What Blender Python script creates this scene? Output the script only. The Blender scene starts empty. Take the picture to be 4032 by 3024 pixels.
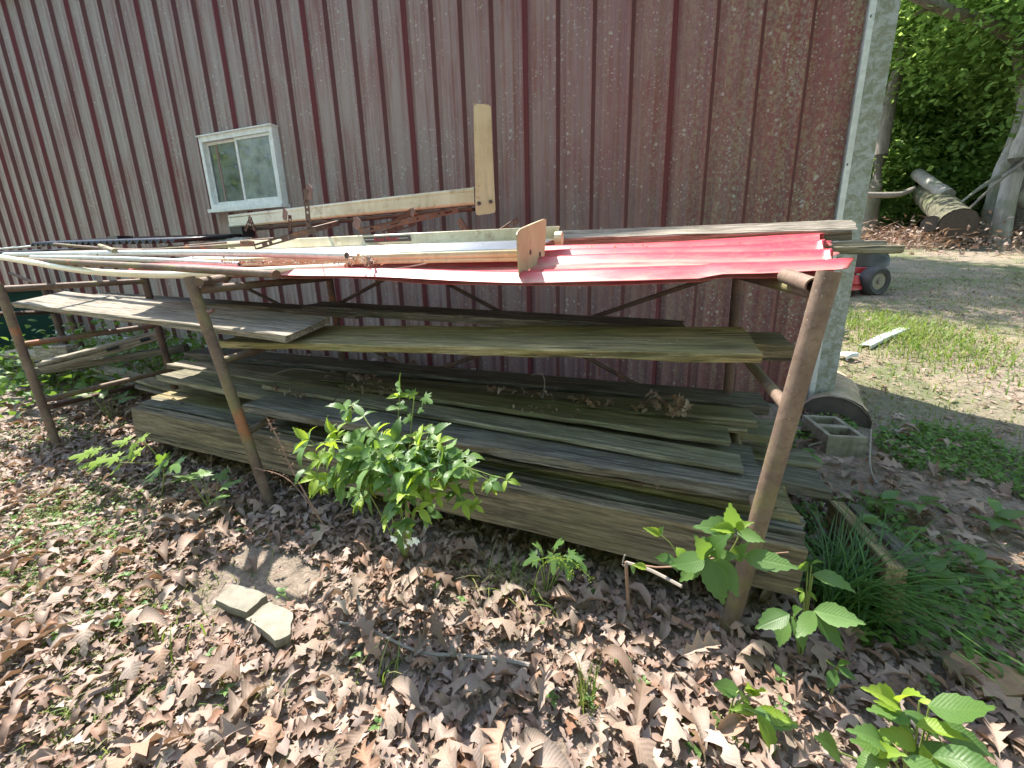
import bpy, math, random
import numpy as np
from mathutils import Vector, Matrix

# ------------------------------------------------------------------ camera, world, sun, exposure
S = bpy.context.scene
C = S.collection
CAM = Vector((0, 0, 1.15))
PITCH, YAW, ROLL, FPX, CY = math.radians(13.753), math.radians(19.415), math.radians(-1.495), 1600.0, 1393.0
fw = Vector((-math.sin(YAW) * math.cos(PITCH), math.cos(YAW) * math.cos(PITCH), -math.sin(PITCH)))
rt0 = Vector((math.cos(YAW), math.sin(YAW), 0)); up0 = rt0.cross(fw)
rt = rt0 * math.cos(ROLL) + up0 * math.sin(ROLL); up = up0 * math.cos(ROLL) - rt0 * math.sin(ROLL)
cd = bpy.data.cameras.new('camera'); cam = bpy.data.objects.new('camera', cd); C.objects.link(cam)
cd.sensor_width = 36; cd.lens = 36 * FPX / 4032; cd.shift_y = (CY - 1512) / 4032; cd.clip_start = .02; cd.clip_end = 500
m = Matrix((rt, up, -fw)).transposed().to_4x4(); m.translation = CAM; cam.matrix_world = m
S.camera = cam

SUN = Vector((-.47, .345, .92)).normalized()
w = bpy.data.worlds.new('World'); S.world = w; w.use_nodes = True
wn = w.node_tree; bg = wn.nodes['Background']
sky = wn.nodes.new('ShaderNodeTexSky'); sky.sky_type = 'NISHITA'; sky.sun_disc = False
sky.sun_elevation = math.asin(SUN.z); sky.sun_rotation = math.atan2(SUN.x, SUN.y)
wn.links.new(sky.outputs[0], bg.inputs[0]); bg.inputs[1].default_value = .15
sl = bpy.data.lights.new('sun', 'SUN'); sl.energy = 3.5; sl.angle = math.radians(.53); sl.color = (1, .94, .84)
so = bpy.data.objects.new('sun', sl); C.objects.link(so); so.rotation_euler = SUN.to_track_quat('Z', 'Y').to_euler()
S.view_settings.view_transform = 'Standard'; S.view_settings.look = 'None'
S.view_settings.gamma = 1; S.view_settings.exposure = 2.1
try: S.view_settings.use_curve_mapping = False
except Exception: pass

# ------------------------------------------------------------------ helpers
R = random.Random(7); NR = np.random.default_rng(11)
def ray(x, y):
    return rt * ((x - 2016) / FPX) + up * (-(y - CY) / FPX) + fw
def P(x, y, Y):                     # where the view line of a photo point meets the plane at depth Y
    r = ray(x, y); return CAM + r * (Y / r.y)
def sst(a, b, x):
    t = min(1, max(0, (x - a) / (b - a))); return t * t * (3 - 2 * t)
def g(x, y):                        # height of the ground
    z = .12 + .035 * min(3, max(0, .3 - x)) + .008 * min(4, max(0, -2.7 - x)) + .012 * (min(y, 3) - 1) + .104 * max(0, y - 3)
    if y > 22: z += .25 * (y - 22)
    z -= .06 * min(1, max(0, x - .9)) * (1 - sst(7, 10, y))
    z += .012 * math.sin(x * 3.1 + 1) * math.sin(y * 2.7) + .006 * math.sin(x * 9 + y * 4) * math.sin(y * 8 - x * 3)
    return z
def tag(o, label=None, cat=None, group=None, kind=None):
    if label: o['label'] = label
    if cat: o['category'] = cat
    if group: o['group'] = group
    if kind: o['kind'] = kind
    return o
def empty(name, loc, label, cat, group=None):
    o = bpy.data.objects.new(name, None); o.empty_display_size = .1; C.objects.link(o); o.location = loc
    return tag(o, label, cat, group)
def mesh_np(name, v, f, mat=None, smooth=False, rnd=None):
    v = np.asarray(v, 'f4'); f = np.asarray(f, 'i4'); k = f.shape[1]
    me = bpy.data.meshes.new(name); me.vertices.add(len(v)); me.vertices.foreach_set('co', v.ravel())
    me.loops.add(f.size); me.loops.foreach_set('vertex_index', f.ravel())
    me.polygons.add(len(f)); me.polygons.foreach_set('loop_start', np.arange(0, f.size, k, dtype='i4'))
    if smooth: me.polygons.foreach_set('use_smooth', np.ones(len(f), bool))
    if rnd is not None:
        at = me.attributes.new('rnd', 'FLOAT', 'POINT'); at.data.foreach_set('value', np.asarray(rnd, 'f4'))
    me.update(calc_edges=True); me.validate()
    if mat: me.materials.append(mat)
    return me
class MB:
    def __init__(s): s.v = []; s.f = []
    def poly(s, pts):
        n = len(s.v); s.v += [Vector(p) for p in pts]; s.f.append(list(range(n, n + len(pts))))
    def box(s, a, b, M=None):
        x0, y0, z0 = a; x1, y1, z1 = b; n = len(s.v)
        c = [Vector(p) for p in ((x0,y0,z0),(x1,y0,z0),(x1,y1,z0),(x0,y1,z0),(x0,y0,z1),(x1,y0,z1),(x1,y1,z1),(x0,y1,z1))]
        if M: c = [M @ p for p in c]
        s.v += c
        for q in ((0,3,2,1),(4,5,6,7),(0,1,5,4),(1,2,6,5),(2,3,7,6),(3,0,4,7)): s.f.append([n + i for i in q])
    def ring(s, c, r, q, seg, jit=0):
        n = len(s.v)
        for i in range(seg):
            a = 2 * math.pi * i / seg; rr = r * (1 + R.uniform(-jit, jit))
            s.v.append(c + q @ Vector((math.cos(a) * rr, math.sin(a) * rr, 0)))
        return n
    def tube(s, pts, r, seg=10, hollow=0, jit=0):
        pts = [Vector(p) for p in pts]; k = len(pts)
        rs = r if isinstance(r, (list, tuple)) else [r] * k
        def chain(rs, flip):
            rings = []
            for i, p in enumerate(pts):
                d = (pts[min(i + 1, k - 1)] - pts[max(i - 1, 0)]).normalized()
                rings.append(s.ring(p, rs[i], d.to_track_quat('Z', 'Y').to_matrix(), seg, jit))
            for a, b in zip(rings, rings[1:]):
                for i in range(seg):
                    j = (i + 1) % seg; q = [a + i, a + j, b + j, b + i]; s.f.append(q[::-1] if flip else q)
            return rings
        A = chain(rs, False)
        if hollow:
            Bc = chain([x - hollow for x in rs], True)
            for e, fl in ((0, 1), (-1, 0)):
                for i in range(seg):
                    j = (i + 1) % seg; q = [A[e] + i, A[e] + j, Bc[e] + j, Bc[e] + i]; s.f.append(q[::-1] if fl else q)
        else:
            s.f.append([A[0] + i for i in range(seg)][::-1]); s.f.append([A[-1] + i for i in range(seg)])
    def build(s, name, mat, parent=None, origin=None, smooth=False):
        if origin is None:
            lo = Vector([min(v[i] for v in s.v) for i in range(3)]); hi = Vector([max(v[i] for v in s.v) for i in range(3)])
            origin = (lo + hi) / 2; origin.z = lo.z
        origin = Vector(origin)
        me = bpy.data.meshes.new(name); me.from_pydata([tuple(v - origin) for v in s.v], [], s.f); me.update()
        if smooth:
            me.polygons.foreach_set('use_smooth', [True] * len(me.polygons))
            try: me.set_sharp_from_angle(angle=math.radians(42))
            except Exception: pass
        me.materials.append(mat)
        o = bpy.data.objects.new(name, me); C.objects.link(o)
        pl = Vector((0, 0, 0))
        if parent:
            o.parent = parent; pl = parent.location; pp = parent.parent
            while pp: pl = pl + pp.location; pp = pp.parent
        o.location = origin - pl
        return o
def lerp(a, b, t): return a + (b - a) * t

# ------------------------------------------------------------------ materials
class NT:
    def __init__(s, name):
        s.m = bpy.data.materials.new(name); s.m.use_nodes = True; s.t = s.m.node_tree; s.n = s.t.nodes; s.l = s.t.links
        s.p = s.n['Principled BSDF']; s.out = s.n['Material Output']
    def new(s, t, **k):
        o = s.n.new('ShaderNode' + t)
        for a, b in k.items(): setattr(o, a, b)
        return o
    def link(s, a, b): s.l.new(a, b)
    def coord(s, kind='Object', scale=(1, 1, 1), shift=True):
        tc = s.new('TexCoord'); mp = s.new('Mapping'); mp.inputs['Scale'].default_value = scale
        s.link(tc.outputs[kind], mp.inputs[0])
        if shift:
            oi = s.new('ObjectInfo'); mu = s.new('Math', operation='MULTIPLY'); mu.inputs[1].default_value = 37.0
            s.link(oi.outputs['Random'], mu.inputs[0]); cb = s.new('CombineXYZ')
            for i in range(3): s.link(mu.outputs[0], cb.inputs[i])
            s.link(cb.outputs[0], mp.inputs['Location'])
        return mp.outputs[0]
    def noise(s, co, scale, detail=4, rough=.55, dist=0):
        o = s.new('TexNoise'); o.inputs['Scale'].default_value = scale; o.inputs['Detail'].default_value = detail
        o.inputs['Roughness'].default_value = rough; o.inputs['Distortion'].default_value = dist
        s.link(co, o.inputs['Vector']); return o.outputs['Fac']
    def vor(s, co, scale, feat='F1', out='Distance', rnd=1):
        o = s.new('TexVoronoi', feature=feat); o.inputs['Scale'].default_value = scale; o.inputs['Randomness'].default_value = rnd
        s.link(co, o.inputs['Vector']); return o.outputs[out]
    def ramp(s, fac, stops):
        o = s.new('ValToRGB'); e = o.color_ramp.elements
        while len(e) < len(stops): e.new(.5)
        for i, (p, c) in enumerate(stops):
            e[i].position = p; e[i].color = (c, c, c, 1) if isinstance(c, (int, float)) else (*c, 1)
        s.link(fac, o.inputs[0]); return o.outputs[0]
    def mix(s, fac, a, b, mode='MIX'):
        o = s.new('Mix', data_type='RGBA', blend_type=mode)
        for x, i in ((fac, 0), (a, 6), (b, 7)):
            if isinstance(x, (int, float)): o.inputs[i].default_value = x if i == 0 else (x, x, x, 1)
            elif isinstance(x, tuple): o.inputs[i].default_value = (*x, 1)
            else: s.link(x, o.inputs[i])
        return o.outputs[2]
    def math(s, op, a, b=None):
        o = s.new('Math', operation=op)
        for i, x in enumerate((a, b)):
            if x is None: continue
            if isinstance(x, (int, float)): o.inputs[i].default_value = x
            else: s.link(x, o.inputs[i])
        return o.outputs[0]
    def bump(s, h, strength=.3, dist=.01):
        o = s.new('Bump'); o.inputs['Strength'].default_value = strength; o.inputs['Distance'].default_value = dist
        s.link(h, o.inputs['Height']); s.link(o.outputs[0], s.p.inputs['Normal']); return o.outputs[0]
    def fin(s, col=None, rough=.7, metal=0, spec=None):
        if col is not None:
            if isinstance(col, tuple): s.p.inputs['Base Color'].default_value = (*col, 1)
            else: s.link(col, s.p.inputs['Base Color'])
        if isinstance(rough, (int, float)): s.p.inputs['Roughness'].default_value = rough
        else: s.link(rough, s.p.inputs['Roughness'])
        if isinstance(metal, (int, float)): s.p.inputs['Metallic'].default_value = metal
        else: s.link(metal, s.p.inputs['Metallic'])
        if spec is not None: s.p.inputs['Specular IOR Level'].default_value = spec
        return s.m

def wood(name, a, b, moss=(.11, .125, .035), mossamt=.4, dark=.35, light=None):
    n = NT(name); co = n.coord('Object', (1, 1, 1)); st = n.coord('Object', (1.6, 26, 26))
    grain = n.noise(st, 3.2, 9, .68, .25); fine = n.noise(n.coord('Object', (2.2, 60, 60)), 2.4, 7, .75, .3); crk = n.noise(n.coord('Object', (.9, 34, 34)), 1.9, 4, .6, .6)
    col = n.mix(n.ramp(grain, [(.38, 0), (.6, 1)]), tuple(x * .8 for x in a), tuple(x * 1.12 for x in b))
    col = n.mix(n.math('MULTIPLY', n.ramp(fine, [(.40, 1), (.52, 0)]), .65), col, tuple(x * .32 for x in a), 'MIX')
    col = n.mix(n.math('MULTIPLY', n.ramp(crk, [(.33, 1), (.40, 0)]), .85), col, tuple(x * .12 for x in a), 'MIX')
    if light: col = n.mix(n.math('MULTIPLY', n.ramp(n.noise(n.coord('Object', (3, 50, 50)), 2, 6, .7), [(.55, 0), (.68, 1)]), .7), col, light)
    blot = n.noise(n.coord('Object', (1.2, 4, 4)), 2.1, 7, .65, .4)
    col = n.mix(n.math('MULTIPLY', n.ramp(blot, [(.42, 0), (.62, 1)]), mossamt), col, moss)
    bl2 = n.noise(n.coord('Object', (1.5, 7, 7)), 1.4, 7, .7, .6)
    col = n.mix(n.math('MULTIPLY', n.ramp(bl2, [(.5, 0), (.66, 1)]), dark), col, tuple(x * .22 for x in a))
    # knots and specks of lichen
    kn = n.vor(n.coord('Object', (1.3, 5, 5)), 1.1)
    col = n.mix(n.math('MULTIPLY', n.ramp(kn, [(.03, 1), (.085, 0)]), .8), col, tuple(x * .2 for x in a))
    sp = n.vor(co, 38); spm = n.noise(co, 6, 3)
    col = n.mix(n.math('MULTIPLY', n.ramp(sp, [(.06, 1), (.14, 0)]), n.ramp(spm, [(.56, 0), (.66, 1)])), col, (.42, .45, .38))
    h = n.math('ADD', n.math('MULTIPLY', grain, .6), n.math('MULTIPLY', fine, .6)); h = n.math('ADD', h, n.ramp(crk, [(.33, 0), (.42, 1)])); h = n.math('ADD', h, n.math('MULTIPLY', n.ramp(kn, [(.03, 1), (.085, 0)]), -.5))
    n.bump(h, .9, .007)
    return n.fin(col, .88)
W_MOSS = wood('mossy_wood', (.19, .14, .065), (.32, .255, .12), (.15, .145, .04), .65, .6, (.37, .33, .20))
W_GREY = wood('weathered_grey_wood', (.19, .155, .12), (.33, .285, .225), (.14, .13, .08), .3, .4, (.43, .39, .32))
W_GREEN = wood('algae_green_board', (.155, .135, .09), (.25, .22, .15), (.135, .13, .06), .65, .4, (.37, .34, .25))
W_DARK = wood('dark_wet_wood', (.085, .073, .058), (.17, .15, .12), (.10, .09, .035), .35, .75, (.33, .30, .25))
W_BROWN = wood('brown_heavy_timber', (.13, .098, .06), (.24, .185, .115), (.11, .10, .045), .35, .55, (.34, .29, .2))
W_PALE = wood('pale_split_wood', (.26, .2, .12), (.4, .33, .22), (.2, .2, .1), .3, .2, (.5, .45, .36))

def rust(name, a=(.17, .085, .058), b=(.30, .175, .12), moss=.3, metal=.2):
    n = NT(name); co = n.coord('Object'); q = n.noise(co, 9, 8, .65); r2 = n.noise(co, 70, 6, .7)
    col = n.mix(n.ramp(q, [(.35, 0), (.65, 1)]), a, b)
    col = n.mix(n.math('MULTIPLY', n.ramp(r2, [(.5, 0), (.62, 1)]), .5), col, (.09, .045, .03))
    col = n.mix(n.math('MULTIPLY', n.ramp(n.noise(co, 4.3, 7, .6), [(.5, 0), (.62, 1)]), moss), col, (.17, .155, .055))
    col = n.mix(n.ramp(n.vor(co, 55), [(.05, .7), (.1, 0)]), col, (.40, .36, .30))
    col = n.mix(n.math('MULTIPLY', n.ramp(n.noise(co, 6.1, 5, .6), [(.6, 0), (.68, 1)]), .7), col, (.33, .12, .045))
    n.bump(n.math('ADD', r2, q), .45, .004)
    return n.fin(col, .72, metal)
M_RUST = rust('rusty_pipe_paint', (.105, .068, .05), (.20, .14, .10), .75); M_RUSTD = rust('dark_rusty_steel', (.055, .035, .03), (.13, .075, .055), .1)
M_RUSTR = rust('red_brown_rust', (.10, .042, .028), (.19, .09, .06), 0)

def galv(name, base=(.30, .32, .31), alga=.8, metal=.3):
    n = NT(name); co = n.coord('Object'); v = n.vor(co, 30, out='Color')
    col = n.mix(n.noise(co, 14, 6, .6), tuple(x * .75 for x in base), base)
    bw = n.new('RGBToBW'); n.link(v, bw.inputs[0]); col = n.mix(n.math('MULTIPLY', bw.outputs[0], .35), col, tuple(min(1, x * 1.45) for x in base))
    spots = n.ramp(n.noise(co, 22, 9, .78, .6), [(.44, 0), (.55, 1)])
    col = n.mix(n.math('MULTIPLY', spots, alga), col, (.155, .16, .10))
    n.bump(n.noise(co, 60, 4), .15, .002)
    return n.fin(col, .5, metal)
M_GALV = galv('galvanised_trim'); M_GALV2 = galv('bright_galvanised_pipe', (.55, .56, .56), .15, .6)
def paint(name, col, dirt=(.25, .2, .13), amt=.4, rough=.45, scale=8, metal=0, rustamt=0):
    n = NT(name); co = n.coord('Object'); q = n.noise(co, scale, 8, .65)
    c = n.mix(n.math('MULTIPLY', n.ramp(q, [(.4, 0), (.7, 1)]), amt), col, dirt)
    c = n.mix(n.math('MULTIPLY', n.ramp(n.noise(n.coord('Object', (6, 6, 1)), 6, 6, .7), [(.5, 0), (.7, 1)]), amt * .5), c, tuple(x * .6 for x in dirt))
    if rustamt: c = n.mix(n.math('MULTIPLY', n.ramp(n.noise(co, 13, 8, .75), [(.56, 0), (.64, 1)]), rustamt), c, (.24, .11, .05))
    c = n.mix(n.ramp(n.vor(co, 60), [(.03, .5), (.07, 0)]), c, tuple(x * .4 for x in dirt))
    n.bump(q, .1, .003)
    return n.fin(c, rough, metal)
M_CREAM = paint('cream_paint', (.62, .55, .38), (.36, .26, .13), .55, .38, 7, .0, .5)
M_CREAMD = paint('dirty_cream_plate', (.46, .40, .25), (.30, .22, .12), .6, .5, 5, 0, .55)
M_TREAD = paint('aluminium_tread', (.62, .61, .58), (.4, .36, .3), .4, .3, 9, .75)
M_PVC = paint('cream_plastic_pipe', (.74, .68, .52), (.5, .38, .22), .4, .4, 5)
M_WFRAME = paint('white_window_frame', (.72, .74, .73), (.34, .35, .31), .45, .5, 22)
M_WHITE = paint('white_metal_strip', (.5, .52, .54), (.5, .5, .48), .3, .4)
M_BLACK = paint('black_plastic', (.012, .012, .014), (.045, .042, .038), .35, .38)
M_TYRE = paint('dusty_tyre_rubber', (.03, .03, .03), (.10, .09, .075), .5, .8)
M_MRED = paint('mower_red_paint', (.42, .03, .035), (.2, .08, .06), .3, .35)
M_GREENB = paint('dark_green_bin_plastic', (.008, .05, .035), (.02, .04, .03), .4, .45)
M_STONE = paint('pale_flagstone', (.24, .22, .175), (.15, .135, .10), .8, .95, 16)
M_BLOCK = paint('concrete_block_grey', (.28, .245, .20), (.12, .115, .065), .9, .95, 18)
M_CARD = paint('brown_cardboard', (.40, .28, .15), (.25, .17, .09), .4, .9)
M_BOLT = paint('dark_bolt_steel', (.06, .05, .05), (.12, .06, .04), .4, .5, 30, .5)
M_STICK = paint('dead_stick_bark', (.24, .21, .18), (.12, .10, .08), .6, .9, 30)
M_DRYST = paint('dry_brown_stalk', (.27, .16, .11), (.15, .09, .06), .5, .9, 30)
M_STEM = paint('green_stem', (.16, .22, .05), (.2, .13, .06), .4, .6, 30)
M_FLOWER = paint('white_petal', (.8, .8, .76), (.7, .7, .6), .2, .5)
M_BARKP = paint('orange_brown_bark_slab', (.34, .21, .12), (.16, .10, .06), .7, .95, 12)
M_STICKER = paint('black_sticker', (.035, .022, .024), (.08, .05, .04), .3, .4)
M_LETTER = paint('red_letter_ink', (.36, .02, .03), (.2, .03, .03), .2, .4)
M_LINE = paint('grey_letter_ink', (.5, .47, .42), (.3, .25, .2), .3, .5)
M_INSIDE = paint('dark_room_interior', (.05, .05, .05), (.03, .03, .03), .3, .9)
M_ROOF = galv('roof_metal', (.35, .33, .31), .4)

def wallmat():
    n = NT('weathered_red_siding')
    geo = n.new('NewGeometry'); sx = n.new('SeparateXYZ'); n.link(geo.outputs['Position'], sx.inputs[0])
    pos = geo.outputs['Position']
    def mp(sc):
        q = n.new('Mapping'); q.inputs['Scale'].default_value = sc; n.link(pos, q.inputs[0]); return q.outputs[0]
    red = n.mix(n.noise(mp((3, 1, .8)), 2, 5, .6), (.13, .018, .018), (.185, .034, .032))
    # chalky grey-violet weathering in vertical streaks; its leftward growth also paints in flare haze
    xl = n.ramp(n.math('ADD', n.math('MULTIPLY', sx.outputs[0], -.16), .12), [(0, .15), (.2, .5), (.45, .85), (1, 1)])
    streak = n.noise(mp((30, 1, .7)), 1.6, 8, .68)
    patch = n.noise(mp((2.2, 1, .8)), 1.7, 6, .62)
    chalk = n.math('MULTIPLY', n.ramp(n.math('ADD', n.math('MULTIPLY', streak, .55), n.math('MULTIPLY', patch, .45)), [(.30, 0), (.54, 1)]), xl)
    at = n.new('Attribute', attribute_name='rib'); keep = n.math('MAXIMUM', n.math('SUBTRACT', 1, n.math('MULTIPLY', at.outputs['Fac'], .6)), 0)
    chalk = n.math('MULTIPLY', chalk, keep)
    red = n.mix(n.math('MAXIMUM', n.math('SUBTRACT', at.outputs['Fac'], .6), 0), red, (.085, .02, .022))  # right rib flanks darkened: shade painted in, along with thinner chalk
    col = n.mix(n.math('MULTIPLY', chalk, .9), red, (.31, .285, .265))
    # fine olive algae, thick at the right corner and under the left end
    xr = n.ramp(n.math('ADD', n.math('MULTIPLY', sx.outputs[0], .33), .66), [(0, .10), (.55, .22), (.8, .75), (1, 1)])
    alg = n.ramp(n.noise(mp((1, 1, .8)), 62, 9, .78), [(.47, 0), (.56, 1)])
    algp = n.ramp(n.noise(mp((6, 1, .5)), 1.2, 6, .65), [(.35, .2), (.62, 1)])
    col = n.mix(n.math('MULTIPLY', n.math('MULTIPLY', n.math('MULTIPLY', alg, algp), xr), n.math('MULTIPLY', keep, .9)), col, (.25, .25, .145))
    dk = n.ramp(n.noise(mp((1, 1, .6)), 24, 8, .7), [(.5, 0), (.62, 1)])
    col = n.mix(n.math('MULTIPLY', n.math('MULTIPLY', dk, xr), .45), col, (.10, .06, .045))
    # round pale lichen spots, clustered
    for sc, r0, r1, lo in ((22, .17, .25, .47), (50, .20, .30, .45), (12, .10, .14, .50)):
        warp = n.new('VectorMath', operation='ADD'); nz = n.new('TexNoise'); nz.inputs['Scale'].default_value = 35
        n.link(pos, nz.inputs['Vector']); sc2 = n.new('VectorMath', operation='SCALE'); sc2.inputs['Scale'].default_value = .012
        n.link(nz.outputs['Color'], sc2.inputs[0]); n.link(pos, warp.inputs[0]); n.link(sc2.outputs[0], warp.inputs[1])
        v = n.new('TexVoronoi', voronoi_dimensions='3D'); v.inputs['Scale'].default_value = sc; n.link(warp.outputs[0], v.inputs['Vector'])
        pm = n.ramp(n.noise(mp((1, 1, .55)), 2.3 + sc * .02, 4, .6), [(lo, 0), (lo + .08, 1)])
        bw = n.new('SeparateColor'); n.link(v.outputs['Color'], bw.inputs[0])
        pick = n.ramp(bw.outputs[0], [(.45, 0), (.5, 1)])
        msk = n.math('MULTIPLY', n.math('MULTIPLY', n.math('MULTIPLY', n.ramp(v.outputs['Distance'], [(r0, 1), (r1, 0)]), pm), pick), keep)
        col = n.mix(n.math('MULTIPLY', msk, .55), col, (.42, .43, .38))
    lap = n.new('Attribute', attribute_name='lap')
    col = n.mix(n.math('MULTIPLY', lap.outputs['Fac'], .55), col, (.13, .012, .02))
    n.bump(n.noise(pos, 45, 5, .6), .15, .002)
    return n.fin(col, n.ramp(streak, [(0, .5), (1, .75)]), 0, .4)
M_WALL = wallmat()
def redsheet():
    n = NT('bright_red_roofing'); co = n.coord('Object', (1, 1, 1), False)
    col = n.mix(n.noise(n.coord('Object', (1.5, 12, 1), False), 2, 6, .6), (.42, .018, .04), (.52, .035, .06))
    ch = n.ramp(n.noise(n.coord('Object', (1.5, 14, 14), False), 2.2, 8, .7), [(.36, 0), (.56, 1)])
    sx = n.new('SeparateXYZ'); n.link(co, sx.inputs[0])
    xl = n.ramp(n.math('MULTIPLY', sx.outputs[0], .31), [(.0, .95), (.78, .85), (.95, .25)])
    at = n.new('Attribute', attribute_name='rib')
    col = n.mix(n.math('MULTIPLY', n.math('MULTIPLY', ch, xl), n.math('SUBTRACT', 1, at.outputs['Fac'])), col, (.50, .27, .21))
    col = n.mix(n.math('MULTIPLY', n.ramp(n.noise(co, 40, 8, .75), [(.54, 0), (.62, 1)]), .5), col, (.2, .13, .09))
    col = n.mix(n.math('MULTIPLY', n.ramp(n.noise(n.coord('Object', (1, 9, 1), False), 5, 7, .7), [(.52, 0), (.66, 1)]), .45), col, (.33, .16, .12))
    n.bump(n.noise(co, 7, 4), .12, .006)
    return n.fin(col, .42, 0, .5)
M_RED = redsheet()
def glassmat(name='window_glass', col=(.05, .06, .06), dirt=.3):
    n = NT(name); co = n.coord('Object')
    d = n.ramp(n.noise(co, 9, 7, .65), [(.4, 0), (.75, 1)])
    c = n.mix(n.math('MULTIPLY', d, dirt), col, (.42, .46, .44))
    return n.fin(c, n.ramp(d, [(0, .03), (1, .22)]), 0, .9)
M_GLASS = glassmat('window_glass', (.05, .06, .06), .25); M_GLASS2 = glassmat('dusty_window_glass', (.15, .17, .165), .6)

def leafmat(name, c1, c2, back, trans=.45, attr=None, rough=.5, veins=False):
    n = NT(name)
    if attr: at = n.new('Attribute', attribute_name='rnd'); rv = at.outputs['Fac']
    else: oi = n.new('ObjectInfo'); rv = oi.outputs['Random']
    if isinstance(c1, list): col = n.ramp(rv, [(i / (len(c1) - 1), c) for i, c in enumerate(c1)])
    else: col = n.mix(rv, c1, c2)
    co = n.coord('Object', (1, 1, 1), False)
    col = n.mix(n.math('MULTIPLY', n.ramp(n.noise(co, 30 if not attr else 22, 5, .65), [(.4, 0), (.7, 1)]), .4), col, n.mix(.55, col, (.02, .015, .01)))
    if veins:
        wv = n.new('TexWave', wave_type='BANDS', bands_direction='DIAGONAL'); wv.inputs['Scale'].default_value = 9; wv.inputs['Distortion'].default_value = 1
        sx = n.new('SeparateXYZ'); n.link(co, sx.inputs[0]); ax = n.math('ABSOLUTE', sx.outputs[0]); cb = n.new('CombineXYZ')
        n.link(ax, cb.inputs[0]); n.link(n.math('MULTIPLY', sx.outputs[1], -1), cb.inputs[1]); n.link(cb.outputs[0], wv.inputs[0])
        vein = n.ramp(wv.outputs['Fac'], [(.72, 0), (.95, 1)]); mid = n.ramp(ax, [(.008, 1), (.03, 0)])
        n.bump(n.math('SUBTRACT', n.math('MULTIPLY', wv.outputs['Fac'], .5), mid), .12, .01)
        col = n.mix(n.math('MULTIPLY', n.math('MAXIMUM', vein, mid), .12), col, n.mix(.5, col, (.3, .38, .12)))
    n.fin(col, rough, 0, .35)
    tr = n.new('BsdfTranslucent'); ms = n.new('MixShader'); ms.inputs[0].default_value = trans
    n.link(n.mix(.6, col, back), tr.inputs[0]); n.link(n.p.outputs[0], ms.inputs[1]); n.link(tr.outputs[0], ms.inputs[2])
    n.link(ms.outputs[0], n.out.inputs[0])
    return n.m
GREENS = [(.06, .13, .035), (.10, .19, .05), (.15, .26, .08)]
M_LEAF = leafmat('bramble_leaf', GREENS, None, (.26, .42, .03), .42, veins=True, rough=.42)
M_LEAFY = leafmat('young_and_sunlit_leaf', [(.15, .25, .035), (.24, .36, .045), (.30, .42, .06)], None, (.42, .55, .03), .5, veins=True)  # young leaves, and the paler copy that paints sapling leaves as sunlit
M_LEAFS = leafmat('ground_cover_leaf', [(.05, .12, .022), (.10, .19, .03), (.15, .25, .05)], None, (.2, .33, .03), .35, attr=True)
M_GRASS = leafmat('grass_blade', [(.06, .13, .02), (.12, .20, .03), (.20, .25, .06), (.30, .27, .12)], None, (.28, .4, .04), .4, attr=True)
M_GRASSD = leafmat('dark_sedge_blade', [(.03, .085, .015), (.05, .12, .02), (.08, .17, .03)], None, (.12, .25, .03), .25, attr=True)
M_TREE = leafmat('tree_leaf', [(.07, .16, .04), (.13, .24, .065), (.22, .34, .10)], None, (.50, .66, .16), .62, attr=True, rough=.4)
DRY = [(.13, .08, .058), (.26, .18, .14), (.34, .255, .205), (.19, .13, .098), (.40, .32, .265), (.26, .135, .08), (.23, .18, .155), (.30, .22, .175), (.15, .085, .055), (.36, .27, .22)]
M_DRY = leafmat('dry_oak_leaf', DRY, None, (.4, .22, .1), .18, rough=.62, veins=True)
M_DRYJ = leafmat('dry_leaf_litter', DRY, None, (.4, .22, .1), .18, attr=True, rough=.65)

def groundmat():
    n = NT('soil_with_straw'); geo = n.new('NewGeometry'); pos = geo.outputs['Position']
    a = n.noise(pos, 3, 9, .65); b = n.noise(pos, 34, 9, .75)
    col = n.mix(n.ramp(b, [(.35, 0), (.65, 1)]), (.13, .098, .074), (.30, .24, .185))
    col = n.mix(n.ramp(n.noise(pos, 90, 6, .8), [(.52, 0), (.62, .8)]), col, (.36, .29, .22))
    sx = n.new('SeparateXYZ'); n.link(pos, sx.inputs[0])
    far = n.ramp(n.math('MULTIPLY', sx.outputs[1], .1), [(.26, 0), (.36, 1)])
    gm = n.ramp(n.noise(pos, .9, 8, .7), [(.45, .05), (.60, 1)])
    gcol = n.mix(n.noise(pos, 50, 6, .7), (.055, .085, .022), (.13, .155, .055))
    col = n.mix(n.math('MULTIPLY', n.math('MULTIPLY', gm, far), n.ramp(b, [(.3, .3), (.6, 1)])), col, gcol)
    pale = n.math('MULTIPLY', far, n.ramp(n.noise(pos, 1.6, 6, .6), [(.5, 0), (.62, .6)]))
    col = n.mix(pale, col, (.32, .235, .17))
    n.bump(n.math('ADD', b, n.math('MULTIPLY', a, 2)), .8, .03)
    return n.fin(col, .95)
M_GROUND = groundmat()
def barkmat(name='tree_bark', a=(.10, .085, .07), b=(.22, .19, .155)):
    n = NT(name); co = n.coord('Object', (14, 14, 2.2)); q = n.noise(co, 1.4, 9, .7, .5)
    col = n.mix(n.ramp(q, [(.35, 0), (.65, 1)]), a, b)
    col = n.mix(n.math('MULTIPLY', n.ramp(n.noise(n.coord('Object'), 1.3, 6, .6), [(.5, 0), (.62, 1)]), .5), col, (.10, .12, .04))
    n.bump(q, .9, .03); return n.fin(col, .95)
M_BARK = barkmat(); M_BARK2 = barkmat('pale_grey_bark', (.20, .18, .155), (.36, .33, .29)); M_LOG = barkmat('stripped_log', (.34, .23, .15), (.55, .42, .30))
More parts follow.
